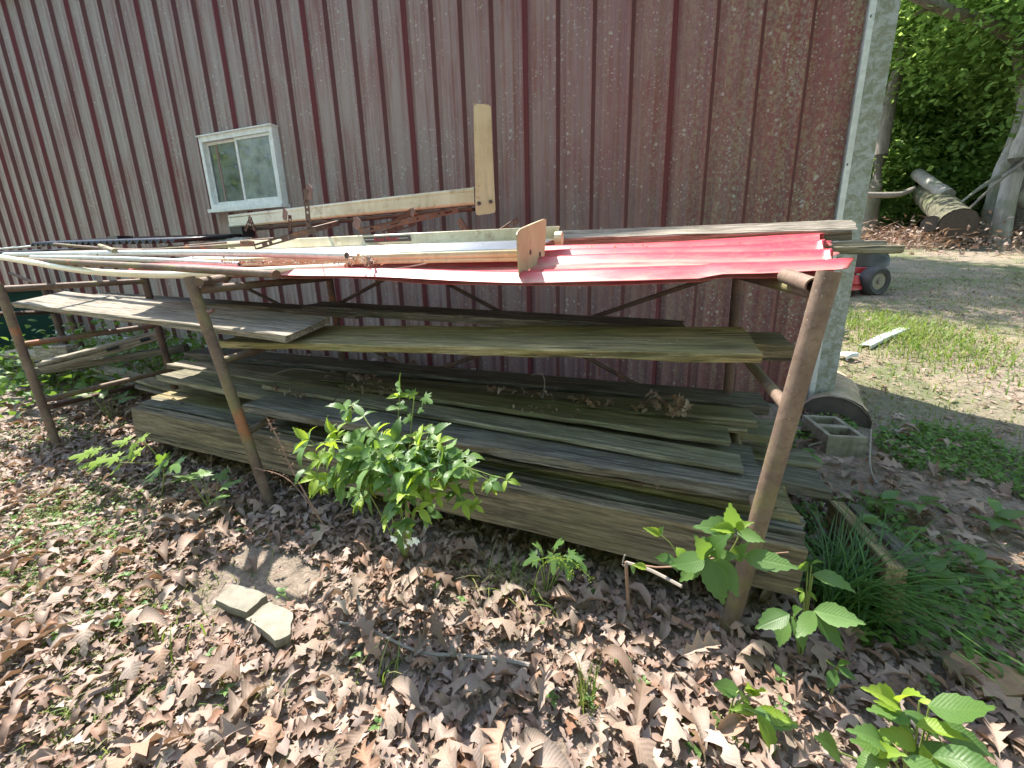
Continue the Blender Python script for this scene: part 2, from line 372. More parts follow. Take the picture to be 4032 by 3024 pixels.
M_DARKEND = paint('dark_log_end', (.075, .058, .046), (.03, .025, .02), .6, .9, 16)  # near-black brown for the cut ends of logs

# ------------------------------------------------------------------ ground
xs = np.concatenate([np.linspace(-60, -6, 28), np.arange(-5.8, 4.0, .06), np.linspace(4.1, 14, 60), np.linspace(15, 70, 30)])
ys = np.concatenate([np.linspace(-30, -1, 14), np.arange(-.9, 4.5, .06), np.linspace(4.6, 22, 90), np.linspace(23, 60, 24)])
V = np.array([(x, y, g(x, y)) for y in ys for x in xs]); nx = len(xs)
F = np.array([(j * nx + i, j * nx + i + 1, (j + 1) * nx + i + 1, (j + 1) * nx + i) for j in range(len(ys) - 1) for i in range(nx - 1)])
ground = bpy.data.objects.new('ground', mesh_np('ground', V, F, M_GROUND, True)); C.objects.link(ground); tag(ground, kind='structure')
ground['label'] = 'sloping yard soil with moss, straw and leaves'

# ------------------------------------------------------------------ red metal building
D = 2.974; CX = .966
bld = empty('metal_building', (0, D, .15), 'faded red ribbed metal shed wall streaked with grey chalk and lichen', 'building')
px0 = [(0,3228),(-1,3023),(-2,2835),(-3,2660),(-4,2493),(-5,2338),(-6,2191),(-7,2058),(-8,1927),(-9,1805),(-10,1694),(-11,1588),(-12,1482),(-13,1384),(-14,1288),(-15,1201),(-16,1115),(-17,1031),(-18,947),(-19,867),(-20,778),(-21,697),(-22,619),(-23,546),(-24,470),(-25,394),(-26,320),(-27,254),(-28,184),(-29,113),(-30,43)]
rx = {}
for n_, x_ in px0: rx[n_] = .5 * P(x_, 0, D).x + .5 * (n_ * .2286 + .712) - .018
dlt = rx[-30] - (-30 * .2286 + .712)
for n_ in range(-39, -30): rx[n_] = n_ * .2286 + .712 - .018 + dlt * max(0, 1 - (-30 - n_) / 8)
def ztop(x): return 2.85 - .15 * (x - CX) if x > -6 else 2.85 + .15 * 6.966
def zbot(x): return .15 + .02 * max(0, -x)
def wall_panel(n0, n1, xa, xb):
    prof = [(xa, 0, 0, 0)]
    for n_ in range(n0, n1 + 1):
        c = rx[n_]; lap = 1 if n_ % 4 == 1 else 0
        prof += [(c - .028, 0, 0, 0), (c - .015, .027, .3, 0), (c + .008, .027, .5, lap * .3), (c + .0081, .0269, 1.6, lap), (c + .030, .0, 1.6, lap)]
        if lap: prof += [(c + .038, 0, 1.2, 1), (c + .0381, .002, .3, 0)]
        else: prof += [(c + .0301, 0, 0, 0)]
        nxt = rx.get(n_ + 1, xb)
        for k in (1, 2):
            q = c + (nxt - c) * k / 3
            if q + .03 < xb: prof += [(q - .013, 0, 0, 0), (q - .008, .007, 0, 0), (q + .004, .007, 0, 0), (q + .013, 0, 0, 0)]
    prof = sorted([p for p in prof if xa <= p[0] < xb], key=lambda p: p[0]) + [(xb, 0, 0, 0)]
    vs, rb, lp = [], [], []; nz = 2
    for j in range(nz):
        for p in prof:
            z = zbot(p[0]) if j == 0 else ztop(p[0])
            vs.append((p[0], -p[1], z)); rb.append(p[2]); lp.append(p[3])
    k = len(prof); fs = [(i, i + 1, k + i + 1, k + i) for i in range(k - 1)]
    ox = (xa + xb) / 2; vs = [(v[0] - ox, v[1], v[2] - .15) for v in vs]
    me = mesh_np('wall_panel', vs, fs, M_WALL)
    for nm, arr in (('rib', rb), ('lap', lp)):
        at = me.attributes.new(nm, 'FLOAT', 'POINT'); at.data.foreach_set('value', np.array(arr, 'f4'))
    o = bpy.data.objects.new('wall_panel', me); C.objects.link(o); o.parent = bld; o.location = (ox, 0, 0)
    for c_, n_ in enumerate(range(n0, n1 + 1)): pass
    return o
edges = [(-39, -36), (-35, -32), (-31, -28), (-27, -24), (-23, -20), (-19, -16), (-15, -12), (-11, -8), (-7, -4), (-3, 0)]
# the lap of every panel falls on the first of its four ribs
rxk = sorted(rx)
for i, (a, b) in enumerate(edges):
    xa = rx[a] - .0335 if i else rx[a] - .2
    xb = rx[edges[i + 1][0]] - .0335 if i + 1 < len(edges) else CX + .01
    wall_panel(a, b, xa, xb)
XL = rx[-39] - .2
# screws
mb = MB()
for n_ in range(-30, 1):
    c = rx[n_] + .004
    for z in (1.15 + .429, 1.15 + 1.663):
        if z < ztop(c) - .05 and not (-4.0 < c < -3.0 and z < 2.1):
            mb.tube([(c, D - .0195, z), (c, D - .026, z)], .007, 6)
tag(mb.build('screw', M_BOLT, bld), kind='stuff')
# corner trim
mb = MB(); zt = ztop(CX)
x1, x2 = CX, CX + .135
mb.poly([(x1, D - .022, .165), (x1 + .03, D - .03, .165), (x1 + .03, D - .03, zt), (x1, D - .022, zt)])
mb.poly([(x1 + .03, D - .03, .165), (x2, D - .026, .165), (x2, D - .026, zt), (x1 + .03, D - .03, zt)])
mb.poly([(x2, D - .026, .165), (x2 + .002, D + .14, .165), (x2 + .002, D + .14, zt), (x2, D - .026, zt)])
mb.poly([(x1, D - .022, .165), (x1, D - .002, .165), (x1, D - .002, zt), (x1, D - .022, zt)][::-1])
tr = mb.build('corner_trim', M_GALV, bld, (CX, D, .15))
mb = MB(); mb.poly([(x1 + .004, D - .0335, .17), (x1 + .032, D - .0345, .17), (x1 + .032, D - .0345, zt), (x1 + .004, D - .0335, zt)]); mb.poly([(x1 + .004, D - .0335, .17), (x1 + .004, D - .0335, zt), (x1 + .001, D - .024, zt), (x1 + .001, D - .024, .17)])
mb.build('trim_bead', M_GALV2, tr)
mb = MB(); mb.tube([(x1 + .018, D - .026, 1.59), (x1 + .018, D - .034, 1.59)], .008, 8); mb.tube([(x1 + .018, D - .026, 2.3), (x1 + .018, D - .034, 2.3)], .008, 8)
tag(mb.build('screw', M_BOLT, tr), kind='stuff')
mb = MB(); mb.box((XL - .1, D - .03, zbot(XL) - .02), (XL + .02, D + .1, ztop(XL))); mb.build('corner_trim', M_WFRAME, bld)['label'] = 'pale trim at the far left corner'
mb = MB(); a = [(XL, D - .028, zbot(XL)), (-4.5, D - .028, zbot(-4.5))]
mb.poly([a[0], a[1], a[1][:2] + (a[1][2] + .05,), a[0][:2] + (a[0][2] + .05,)]); mb.poly([a[0], (XL, D - .001, zbot(XL)), (-4.5, D - .001, zbot(-4.5)), a[1]])
mb.build('base_trim', M_WFRAME, bld)
# side wall, back wall and roof: the shed is shallow
mb = MB(); DD = .8
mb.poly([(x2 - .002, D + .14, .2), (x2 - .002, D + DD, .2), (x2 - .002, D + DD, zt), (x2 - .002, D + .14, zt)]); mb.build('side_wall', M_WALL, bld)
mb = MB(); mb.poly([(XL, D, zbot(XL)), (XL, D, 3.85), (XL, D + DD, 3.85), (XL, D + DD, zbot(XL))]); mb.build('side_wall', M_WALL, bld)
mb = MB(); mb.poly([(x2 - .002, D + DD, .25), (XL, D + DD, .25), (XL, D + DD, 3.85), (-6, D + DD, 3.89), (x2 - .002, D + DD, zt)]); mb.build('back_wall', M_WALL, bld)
mb = MB()
for xa, xb in ((x2 + .04, -6), (-6, XL - .15)):
    za, zb = ztop(xa) + .004, ztop(xb) + .004
    vs = [Vector((xa, D - .12, za)), Vector((xa, D + DD + .12, za)), Vector((xb, D + DD + .12, zb)), Vector((xb, D - .12, zb))]
    n = len(mb.v); mb.v += vs + [v + Vector((0, 0, .05)) for v in vs]
    for q in ((0,1,2,3),(7,6,5,4),(4,5,1,0),(5,6,2,1),(6,7,3,2),(7,4,0,3)): mb.f.append([n + i for i in q])
mb.build('roof', M_ROOF, bld)
# window
wa, wb = P(796, 541, D - .03), P(1124, 806, D - .03); wa2, wb2 = P(846, 825, D - .03), P(1084, 500, D - .03)
wx0, wx1 = (wa.x + wa2.x) / 2, (wb.x + wb2.x) / 2; wz0, wz1 = (wb.z + wa2.z) / 2, (wa.z + wb2.z) / 2
yf = D - .066; xm = wx0 + (wx1 - wx0) * .5
mb = MB()
mb.box((wx0, yf, wz1 - .045), (wx1, D + .02, wz1)); mb.box((wx0, yf, wz0), (wx1, D + .02, wz0 + .04))
mb.box((wx0, yf, wz0 + .04), (wx0 + .035, D + .02, wz1 - .045)); mb.box((wx1 - .03, yf, wz0 + .04), (wx1, D + .02, wz1 - .045))
mb.box((wx0 - .01, yf - .012, wz1), (wx1 + .01, D, wz1 + .01))
win = mb.build('window_frame', M_WFRAME, bld)
def sash(xa, xb, y, mat, fr=.022):
    m2 = MB(); za, zb = wz0 + .042, wz1 - .047
    m2.box((xa, y, za), (xb, y + .018, za + fr)); m2.box((xa, y, zb - fr), (xb, y + .018, zb))
    m2.box((xa, y, za + fr), (xa + fr, y + .018, zb - fr)); m2.box((xb - fr, y, za + fr), (xb, y + .018, zb - fr))
    m2.build('sash', M_WFRAME, win)
    m3 = MB(); m3.box((xa + fr, y + .007, za + fr), (xb - fr, y + .011, zb - fr)); m3.build('pane', mat, win)
sash(wx0 + .037, xm + .012, yf + .034, M_GLASS); sash(xm - .014, wx1 - .032, yf + .010, M_GLASS2)
mb = MB(); mb.box((wx0 - .015, yf - .03, wz0 - .03), (wx1 + .015, D, wz0)); mb.build('window_sill', M_WFRAME, win)

# ------------------------------------------------------------------ boards
def board(name, FL, FR, W, T, mat, tilt=0.0, parent=None, ragged=0.0, sag=0.0, seg=18, bev=.004, edge=.0018):
    """a plank: front top edge runs FL to FR, W deep to the back, T thick"""
    FL, FR = Vector(FL), Vector(FR); L = (FR - FL).length; ex = (FR - FL).normalized()
    h = Vector((-ex.y, ex.x, 0)).normalized(); ez = ex.cross(h).normalized(); ey = ez.cross(ex)
    q = Matrix.Rotation(tilt, 3, ex); ey = q @ ey; ez = q @ ez
    M = Matrix((ex, ey, ez)).transposed().to_4x4(); M.translation = FL
    cs = [(0, -bev), (bev, 0), (W * .33, .0), (W * .66, .0), (W - bev, 0), (W, -bev), (W, -T + bev), (W - bev, -T), (bev, -T), (0, -T + bev)]
    vs = []; k = len(cs); ph = R.uniform(0, 9)
    jl = [R.uniform(-1, 1) * ragged for _ in cs]; jr = [R.uniform(-1, 1) * ragged for _ in cs]
    for i in range(seg + 1):
        t = i / seg
        for c, (y, z) in enumerate(cs):
            x = t * L + (jl[c] if i == 0 else jr[c] if i == seg else 0)
            e = edge * (math.sin(t * 23 + ph + c) + math.sin(t * 57 + ph * 2 + c * 1.7) * .6) + R.uniform(-.5, .5) * edge
            cup = .003 * (1 - (2 * y / W - 1) ** 2) if z > -T / 2 else 0
            vs.append((x, y + (e if c in (0, 1, 9, 8) else 0), z + e * .5 - cup - sag * 4 * t * (1 - t)))
    fs = [[i * k + c, i * k + (c + 1) % k, (i + 1) * k + (c + 1) % k, (i + 1) * k + c] for i in range(seg) for c in range(k)]
    fs = [f[::-1] for f in fs]
    me = bpy.data.meshes.new(name); me.from_pydata(vs, [], [f[::-1] for f in fs] + [list(range(k)), [seg * k + c for c in range(k)][::-1]])
    me.materials.append(mat); me.update()
    o = bpy.data.objects.new(name, me); C.objects.link(o)
    if parent: o.parent = parent; M = Matrix.Translation(-parent.location) @ M
    o.matrix_basis = M
    return o
def lumber(label, pl, pr, W, T, mat, name='wooden_board', cat='board', group=None, **k):
    o = board(name, pl, pr, W, T, mat, **k); return tag(o, label, cat, group)

# ------------------------------------------------------------------ pipe rack
rack = empty('pipe_rack', (-1.3, 1.4, .15), 'rusty brown pipe rack welded from round posts and crossbeams', 'storage rack')
PT = [(P(3265, 1068, 1.05), P(2862, 2495, 1.05), .0225), (P(745, 1092, 1.05), P(1050, 1945, 1.05), .019), (P(-8, 1118, 1.05), P(228, 1760, 1.05), .0175)]
frames = []
for a, b, r in PT:
    d = (b - a).normalized(); b2 = b + d * .12
    mb = MB(); mb.tube([lerp(a, b2, t) for t in (0, .1, .25, .4, .55, .7, .85, 1)], r, 22, hollow=.004, jit=.012)
    mb.build('post', M_RUST, rack, smooth=True); frames.append((a, b, r))
BY = 1.80
back = [(P(2905, 1080, BY), P(2850, 1536, BY)), (P(1303, 1110, BY), P(1338, 1240, BY)), (P(608, 1300, 1.62), P(640, 1460, 1.62))]
for (a, b), f in zip(back, frames):
    d = (b - a).normalized(); top = Vector((a.x, a.y, 1.10)); top = a + d * ((1.09 - a.z) / d.z)
    bot = Vector((top.x + .02, top.y + .02, g(top.x, top.y) - .06))
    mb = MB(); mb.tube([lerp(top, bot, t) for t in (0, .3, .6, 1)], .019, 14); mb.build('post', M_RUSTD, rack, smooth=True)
    for z, rr in ((1.05, .016), (.78, .0145), (.49, .0145)):
        t = (f[0].z - z) / (f[0].z - f[1].z); pa = lerp(f[0], f[1], t); t2 = (top.z - z) / (top.z - bot.z); pb = lerp(top, bot, t2)
        mb = MB(); mb.tube([lerp(pa, pb, q) for q in (.02, .3, .6, 1)], rr, 14, jit=.01); mb.build('crossbeam', M_RUST, rack, smooth=True)
# fourth frame, far left and dim
for (x, y, Y) in ((205, 1240, 2.0), (262, 1235, 2.0)):
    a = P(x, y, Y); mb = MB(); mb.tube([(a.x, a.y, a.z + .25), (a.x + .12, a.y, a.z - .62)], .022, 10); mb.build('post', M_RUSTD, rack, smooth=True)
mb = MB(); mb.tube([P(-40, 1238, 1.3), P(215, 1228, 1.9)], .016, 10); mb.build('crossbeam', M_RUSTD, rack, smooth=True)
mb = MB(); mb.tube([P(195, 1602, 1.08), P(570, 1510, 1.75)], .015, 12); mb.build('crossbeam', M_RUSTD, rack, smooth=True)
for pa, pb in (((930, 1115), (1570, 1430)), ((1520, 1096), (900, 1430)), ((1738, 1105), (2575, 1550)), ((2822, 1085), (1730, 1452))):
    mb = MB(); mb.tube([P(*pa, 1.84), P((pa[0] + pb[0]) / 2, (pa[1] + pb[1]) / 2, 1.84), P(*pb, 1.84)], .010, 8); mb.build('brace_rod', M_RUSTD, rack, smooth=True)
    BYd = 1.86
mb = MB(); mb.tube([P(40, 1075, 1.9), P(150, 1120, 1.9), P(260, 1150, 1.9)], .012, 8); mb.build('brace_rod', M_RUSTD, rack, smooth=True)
mb = MB(); q0 = P(818, 1226, 1.02); mb.tube([q0, q0 + Vector((.02, -.006, -.002)), q0 + Vector((.045, -.01, .006))], .006, 8); mb.build('hook', M_RUSTR, rack, smooth=True)
mb = MB(); q0 = P(782, 1112, 1.03); mb.tube([q0, P(895, 1092, 1.25)], .016, 12); mb.build('stub', M_RUST, rack, smooth=True)
mb = MB(); q0 = P(3086, 1078, 1.2); mb.tube([P(3205, 1126, 1.07), P(3092, 1086, 1.22)], .0185, 18, hollow=.004); mb.build('stub', M_RUST, rack, smooth=True)

# --- boards on the racks: bottom stack
lumber('heavy brown timber on edge, front of the bottom stack, knot hole at its right end', P(510, 1605, 1.13), P(3180, 2163, 1.09), .045, .155, W_BROWN, 'timber', 'timber', ragged=.004, seg=26)
lumber('narrow timber on edge right behind the front timber', P(552, 1583, 1.19), P(3176, 2100, 1.15), .042, .15, W_DARK, 'timber', 'timber', ragged=.004)
lumber('third narrow timber on edge from the front of the bottom stack', P(585, 1571, 1.25), P(3174, 2062, 1.21), .04, .15, W_GREEN, 'timber', 'timber', ragged=.005)
lumber('mossy plank lying flat on the bottom stack, its end stepped beside the right post', P(592, 1562, 1.31), P(3150, 2035, 1.20), .17, .04, W_MOSS, ragged=.012)
lumber('brown grained plank tucked under the dark lichen plank', P(1500, 1740, 1.24), P(3060, 1985, 1.22), .15, .035, W_BROWN, ragged=.004)
lumber('thin pale board sticking out left from the bottom stack', P(350, 1448, 1.75), P(1350, 1720, 1.42), .10, .02, W_PALE, ragged=.01)
lumber('thin dark board poking out left beneath the pale one', P(360, 1470, 1.72), P(1300, 1740, 1.40), .12, .02, W_GREY, ragged=.01)
lumber('wide dark plank end jutting right beyond the right post', P(1900, 1640, 1.50), P(3272, 1934, 1.50), .22, .04, W_DARK, ragged=.01)
lumber('short green plank end jutting right, above the wide dark plank', P(2400, 1720, 1.64), P(3230, 1832, 1.64), .12, .02, W_GREEN, ragged=.006)
lumber('thin green lath end right of the post, topmost of the jutting ends', P(2300, 1665, 1.72), P(3174, 1800, 1.74), .07, .016, W_MOSS, ragged=.004)
# middle shelf
lumber('thick dark plank with black lichen-speckled front edge, front of middle shelf', P(950, 1594, 1.13), P(3045, 1948, 1.13), .30, .034, W_DARK, ragged=.006, edge=.003, seg=30)
lumber('pale green board with white scrawl, lying on the dark lichen plank', P(1030, 1518, 1.30), P(2930, 1850, 1.20), .105, .018, W_GREEN, ragged=.002)
lumber('green board with pinkish patches behind the scrawled board', P(1330, 1515, 1.43), P(2878, 1738, 1.33), .115, .02, W_GREEN, ragged=.002)
lumber('short splintered lath poking out behind the pinkish board', P(2500, 1640, 1.52), P(2944, 1692, 1.50), .03, .018, W_PALE, ragged=.004)
lumber('grey board jutting left of the middle post on the middle shelf', P(612, 1478, 1.28), P(1500, 1652, 1.22), .19, .03, W_GREEN, ragged=.006)
lumber('plank second from the back on the middle shelf', P(690, 1440, 1.50), P(2985, 1660, 1.52), .13, .03, W_GREEN, ragged=.008)
lumber('plank third from the back with a dark gap before it', P(655, 1432, 1.42), P(1330, 1545, 1.40), .09, .028, W_GREY, ragged=.006)
lumber('long dark mossy plank at the back of the middle shelf', P(720, 1388, 1.68), P(3030, 1600, 1.68), .16, .04, W_DARK, ragged=.004)
lumber('wide shelf board whose square end shows right of the right post', P(2000, 1590, 1.60), P(3114, 1728, 1.60), .18, .03, W_GREEN, ragged=.006)
# upper shelf
lumber('broad moss-green plank across the upper shelf, brown front edge', P(857, 1345, 1.20), P(3000, 1394, 1.20), .265, .028, W_MOSS, tilt=.10, ragged=.006, edge=.0025, seg=30)
lumber('brown plank end showing right behind the broad mossy plank', P(2100, 1335, 1.46), P(3124, 1358, 1.46), .17, .055, W_BROWN, tilt=.05, ragged=.004)
lumber('dark mossy plank behind the broad mossy plank, slanted pointed left end', P(1190, 1203, 1.60), P(2700, 1290, 1.60), .13, .04, W_DARK, tilt=.06, ragged=.012)
lumber('long silver-grey plank on the upper shelf at the left post', P(42, 1190, 1.22), P(1120, 1322, 1.15), .235, .03, W_GREY, tilt=.17, ragged=.006, edge=.0025)
lumber('narrow dark plank behind the silver-grey plank', P(330, 1160, 1.60), P(1400, 1232, 1.60), .14, .03, W_DARK, ragged=.006)
# top of the rack
lumber('weathered grey square beam along the back of the rack top, broken right end', P(2100, 942, 2.10), P(3374, 903, 2.06), .075, .055, W_GREY, 'wooden_beam', 'beam', ragged=.016, tilt=.62)
lumber('grey plank under the red sheet, upper of two poking out right', P(2700, 965, 2.05), P(3497, 944, 2.05), .07, .03, W_GREY, ragged=.004)
lumber('greenish plank under the red sheet, lower and longer of two poking out right', P(2700, 985, 1.86), P(3564, 963, 1.86), .08, .03, W_GREEN, ragged=.004)
lumber('grey board with a black end lying behind the corrugated plastic', P(190, 955, 2.05), P(436, 934, 2.0), .08, .03, W_GREY)
mb = MB(); a = P(427, 944, 1.99); mb.box((a.x, a.y, a.z - .02), (a.x + .11, a.y + .1, a.z + .025)); tag(mb.build('end_block', M_BLACK), 'black box-shaped block at the end of the grey board', 'block')
# lower left of the rack
o = lumber('forked weathered beam with dark slots, slanting up behind the left post', P(140, 1432, 1.25), P(642, 1300, 1.75), .09, .06, W_GREY, 'wooden_beam', 'beam', ragged=.015)
for t, l_ in ((.52, .10), (.80, .08)):
    a = lerp(P(140, 1432, 1.25), P(642, 1300, 1.75), t); b = lerp(P(140, 1432, 1.25), P(642, 1300, 1.75), t + l_)
    mb = MB(); mb.tube([a + Vector((0, -.004, -.03)), b + Vector((0, -.004, -.03))], .012, 8); m_ = mb.build('slot', M_BLACK)
    m_.parent = o; m_.matrix_basis = o.matrix_basis.inverted() @ Matrix.Translation(m_.location)
lumber('short wooden block standing behind the left post', P(128, 1365, 1.6), P(255, 1362, 1.6), .06, .10, W_GREY, 'wooden_block', 'block')
lumber('pale plank at the far left edge under the rack', P(-60, 1392, 1.7), P(240, 1410, 1.6), .2, .03, W_PALE)
lumber('grey pole-like board under the forked beam', P(110, 1455, 1.3), P(720, 1360, 1.75), .06, .045, W_DARK)

# ------------------------------------------------------------------ red roofing sheets on the rack
def sheet(name, rows, nseg, thick, mat, label, cat, rib_at, origin_parent=None, ragR=None, wave=.004):
    """rows: function (u,v)->point; ribs across v"""
    vs, rb = [], []
    vv = []
    for k in range(5):
        c = rib_at[k] if k < len(rib_at) else None
        if c is None: continue
        vv += [(c - .034, 0, 0), (c - .018, .026, 1), (c + .018, .026, 1), (c + .034, 0, 0)]
        for q in (.085, .165):
            vv += [(c + q - .012, 0, 0), (c + q - .004, .004, 0), (c + q + .004, .004, 0), (c + q + .012, 0, 0)]
    vv = [p for p in vv if 0 <= p[0] <= .955]; vv = [(0, .0, .6)] + vv
    for i in range(nseg + 1):
        u = i / nseg
        for k, (v, h, r_) in enumerate(vv):
            p = rows(u, v)
            if ragR and i == nseg: p = p + Vector((ragR(v), 0, 0))
            vs.append(p + Vector((0, 0, h + wave * math.sin(u * 17 + v * 5)))); rb.append(r_)
    k = len(vv); fs = [(i * k + j, (i + 1) * k + j, (i + 1) * k + j + 1, i * k + j + 1) for i in range(nseg) for j in range(k - 1)]
    o0 = vs[0].copy(); me = mesh_np(name, [tuple(v - o0) for v in vs], fs, mat)
    at = me.attributes.new('rib', 'FLOAT', 'POINT'); at.data.foreach_set('value', np.array(rb, 'f4'))
    o = bpy.data.objects.new(name, me); C.objects.link(o); o.location = o0
    md = o.modifiers.new('thickness', 'SOLIDIFY'); md.thickness = thick; md.offset = -1
    return tag(o, label, cat, 'roofing sheets on the rack')
FRc, FLc = P(3384, 1040, 1.27), P(560, 1050, 1.27); BRc, BLc = P(3243, 928, 2.25), Vector((P(3243, 928, 2.25).x - 3.2, 2.25, 1.17))
fpx = [(560, 1048), (1200, 1080), (1400, 1087), (2060, 1105), (2500, 1104), (2760, 1095), (2830, 1077), (3000, 1070), (3384, 1042)]
fp3 = [P(x, y, 1.27) for x, y in fpx]
def front(u):
    X = FLc.x + (FRc.x - FLc.x) * u
    for a, b in zip(fp3, fp3[1:]):
        if X <= b.x or b is fp3[-1]:
            return lerp(a, b, (X - a.x) / (b.x - a.x))
def rows(u, v):
    a = front(u); b = lerp(Vector((BLc.x, 2.25, 1.15)), BRc, u); a0 = lerp(Vector((FLc.x, 1.27, 1.075)), Vector((FRc.x, 1.27, 1.085)), u)
    t = v / .95; p = lerp(a0, b, t)
    k = max(0, 1 - v / .16); return Vector((p.x * (1 - k) + a.x * k, p.y, p.z * (1 - k) + (a.z - .004) * k))
rag = lambda v: -.05 * (1 - v / .95) + .012 * math.sin(v * 60) + .02 * math.sin(v * 23) + (.015 if v < .1 else 0) + R.uniform(-.006, .006)
sheet('roofing_sheet', rows, 90, .0012, M_RED, 'bright red ribbed roofing sheet covering the rack top, ragged right end', 'metal sheet', [.045, .2736, .5022, .731, .92], ragR=rag)
def rows2(u, v):
    q = -.06 + u * 1.045
    return rows(max(q, 0), v) + Vector((min(q, 0) * 2.6, .012, -.012 + .003 * math.sin(u * 30)))
sheet('roofing_sheet', rows2, 90, .0012, M_RED, 'dark-edged red sheet lying directly beneath the bright red one', 'metal sheet', [.045, .2736, .5022, .731, .92])

def rows3(u, v):  # added sheet: keeps the sun off the grey plank below
    x = -3.0 + u * 1.6
    return Vector((x, 1.66 + v * .9, 1.085 + .045 * v + .006 * math.sin(u * 9)))
sheet('roofing_sheet', rows3, 50, .0012, M_RED, 'chalky faded red sheet added under the loose pipes at the left to shade the shelf', 'metal sheet', [.045, .2736, .5022, .731, .92])
# corrugated black plastic at the left end
def wavy(x0, x1, Y0, Y1, z0, z1, amp, lam, n=150):
    vs = []
    for j in range(2):
        for i in range(n + 1):
            x = x0 + (x1 - x0) * i / n; t = i / n
            vs.append((x, Y0 + (Y1 - Y0) * j, z0 + (z1 - z0) * t + amp * math.sin(x / lam * 6.283) + (0.0 if j == 0 else .05)))
    return vs, [(i, i + 1, n + 2 + i, n + 1 + i) for i in range(n)]
a, b = P(215, 958, 1.85), P(700, 948, 1.85)
vs, fs = wavy(a.x - .2, b.x + .05, 1.8, 2.3, a.z, b.z, .012, .068)
o = bpy.data.objects.new('corrugated_sheet', mesh_np('corrugated_sheet', vs, fs, M_BLACK, True)); C.objects.link(o); tag(o, 'black corrugated plastic sheet at the left end of the rack top', 'plastic sheet')
md = o.modifiers.new('t', 'SOLIDIFY'); md.thickness = .006
o = lumber('long pale trim strip at the far left of the rack top', P(-30, 978, 1.75), P(208, 958, 1.9), .06, .012, M_WFRAME, 'trim_strip', 'strip')
o = lumber('dark flat strip below the pale trim, far left of rack top', P(-30, 990, 1.6), P(330, 975, 1.75), .08, .012, M_BLACK, 'trim_strip', 'strip')
# grey diamond-pattern mat
mb = MB(); a = P(775, 955, 2.05)
for i in range(9):
    for j in range(5):
        x = a.x + i * .034; y = a.y + j * .034; z = a.z + j * .008 - .002 * i
        mb.box((x, y, z), (x + .031, y + .031, z + .006 + .004 * ((i + j) % 2)))
tag(mb.build('studded_mat', M_GALV2), 'small grey studded mat below the window, left of the bars', 'mat')

# ------------------------------------------------------------------ loose pipes on the rack
def pipe(name, label, pts, r, mat, cat='pipe', hollow=.004, seg=16, n=24):
    pts = [Vector(p) for p in pts]; out = []
    for i in range(n + 1):                         # smooth curve through the points
        t = i / n * (len(pts) - 1); k = min(int(t), len(pts) - 2); u = t - k
        p0, p1, p2, p3 = pts[max(k - 1, 0)], pts[k], pts[k + 1], pts[min(k + 2, len(pts) - 1)]
        out.append(.5 * ((2 * p1) + (p2 - p0) * u + (2 * p0 - 5 * p1 + 4 * p2 - p3) * u * u + (3 * p1 - p0 - 3 * p2 + p3) * u ** 3))
    mb = MB(); mb.tube(out, r, seg, hollow=hollow); return tag(mb.build(name, mat, smooth=True), label, cat, 'loose pipes on the rack')
pipe('steel_pipe', 'long silvery pipe with rust blotches, its dark open end beside the leaf pile', [P(20, 1004, 1.58), P(700, 996, 1.50), P(1366, 1007, 1.445)], .0165, M_GALV2)
pipe('steel_pipe', 'thinner shiny galvanised pipe ending at the edge of the leaves', [P(125, 1013, 1.48), P(500, 1020, 1.45), P(944, 1041, 1.42)], .0125, M_GALV2)
pipe('plastic_pipe', 'bowed cream plastic pipe dipping along the front left edge', [P(-60, 1003, 1.35), P(120, 1032, 1.28), P(350, 1068, 1.22), P(620, 1082, 1.2), P(850, 1077, 1.22), P(960, 1070, 1.26), P(1362, 1052, 1.36)], .0155, M_PVC)
pipe('steel_pipe', 'red-brown rusty pipe in front, ending over the middle post crossbeam', [P(90, 1022, 1.32), P(520, 1046, 1.15), P(1078, 1080, 1.08)], .0135, M_RUST)
mb = MB(); q = P(1078, 1080, 1.08); mb.tube([q + Vector((.0, 0, 0)), q + Vector((.016, -.003, -.001))], .0155, 12); pp = [o for o in bpy.data.objects if o.get('label', '').startswith('red-brown rusty pipe')][0]; mb.build('pipe_cap', M_RUSTR, pp)
pipe('steel_pipe', 'thin pinkish pipe lying behind the silvery one', [P(30, 996, 1.72), P(560, 990, 1.7)], .012, M_RUST)
def flatpipe(label, pts, r):
    o = pipe('flattened_tube', label, pts, r, M_RUST, 'tube', hollow=0)
    return o
flatpipe('brown tube with flattened end nearest the slotted brackets', [P(215, 962, 1.75), P(500, 985, 1.72), P(760, 976, 1.7), P(985, 961, 1.68)], .011)
flatpipe('brown curved tube running above the other, up towards the cream lip', [P(480, 990, 1.8), P(760, 968, 1.85), P(1080, 941, 1.9)], .010)
mb = MB(); q = P(985, 961, 1.68); mb.box((q.x - .05, q.y - .018, q.z - .012), (q.x + .012, q.y + .018, q.z + .016)); tag(mb.build('hinge_block', M_RUSTR), 'rusty hinge end on the brown tube', 'hinge')
pipe('wooden_rod', 'short tan rod with a hole lying across the brown tubes', [P(395, 968, 1.62), P(452, 988, 1.5)], .013, W_PALE, 'rod', hollow=0, n=4)

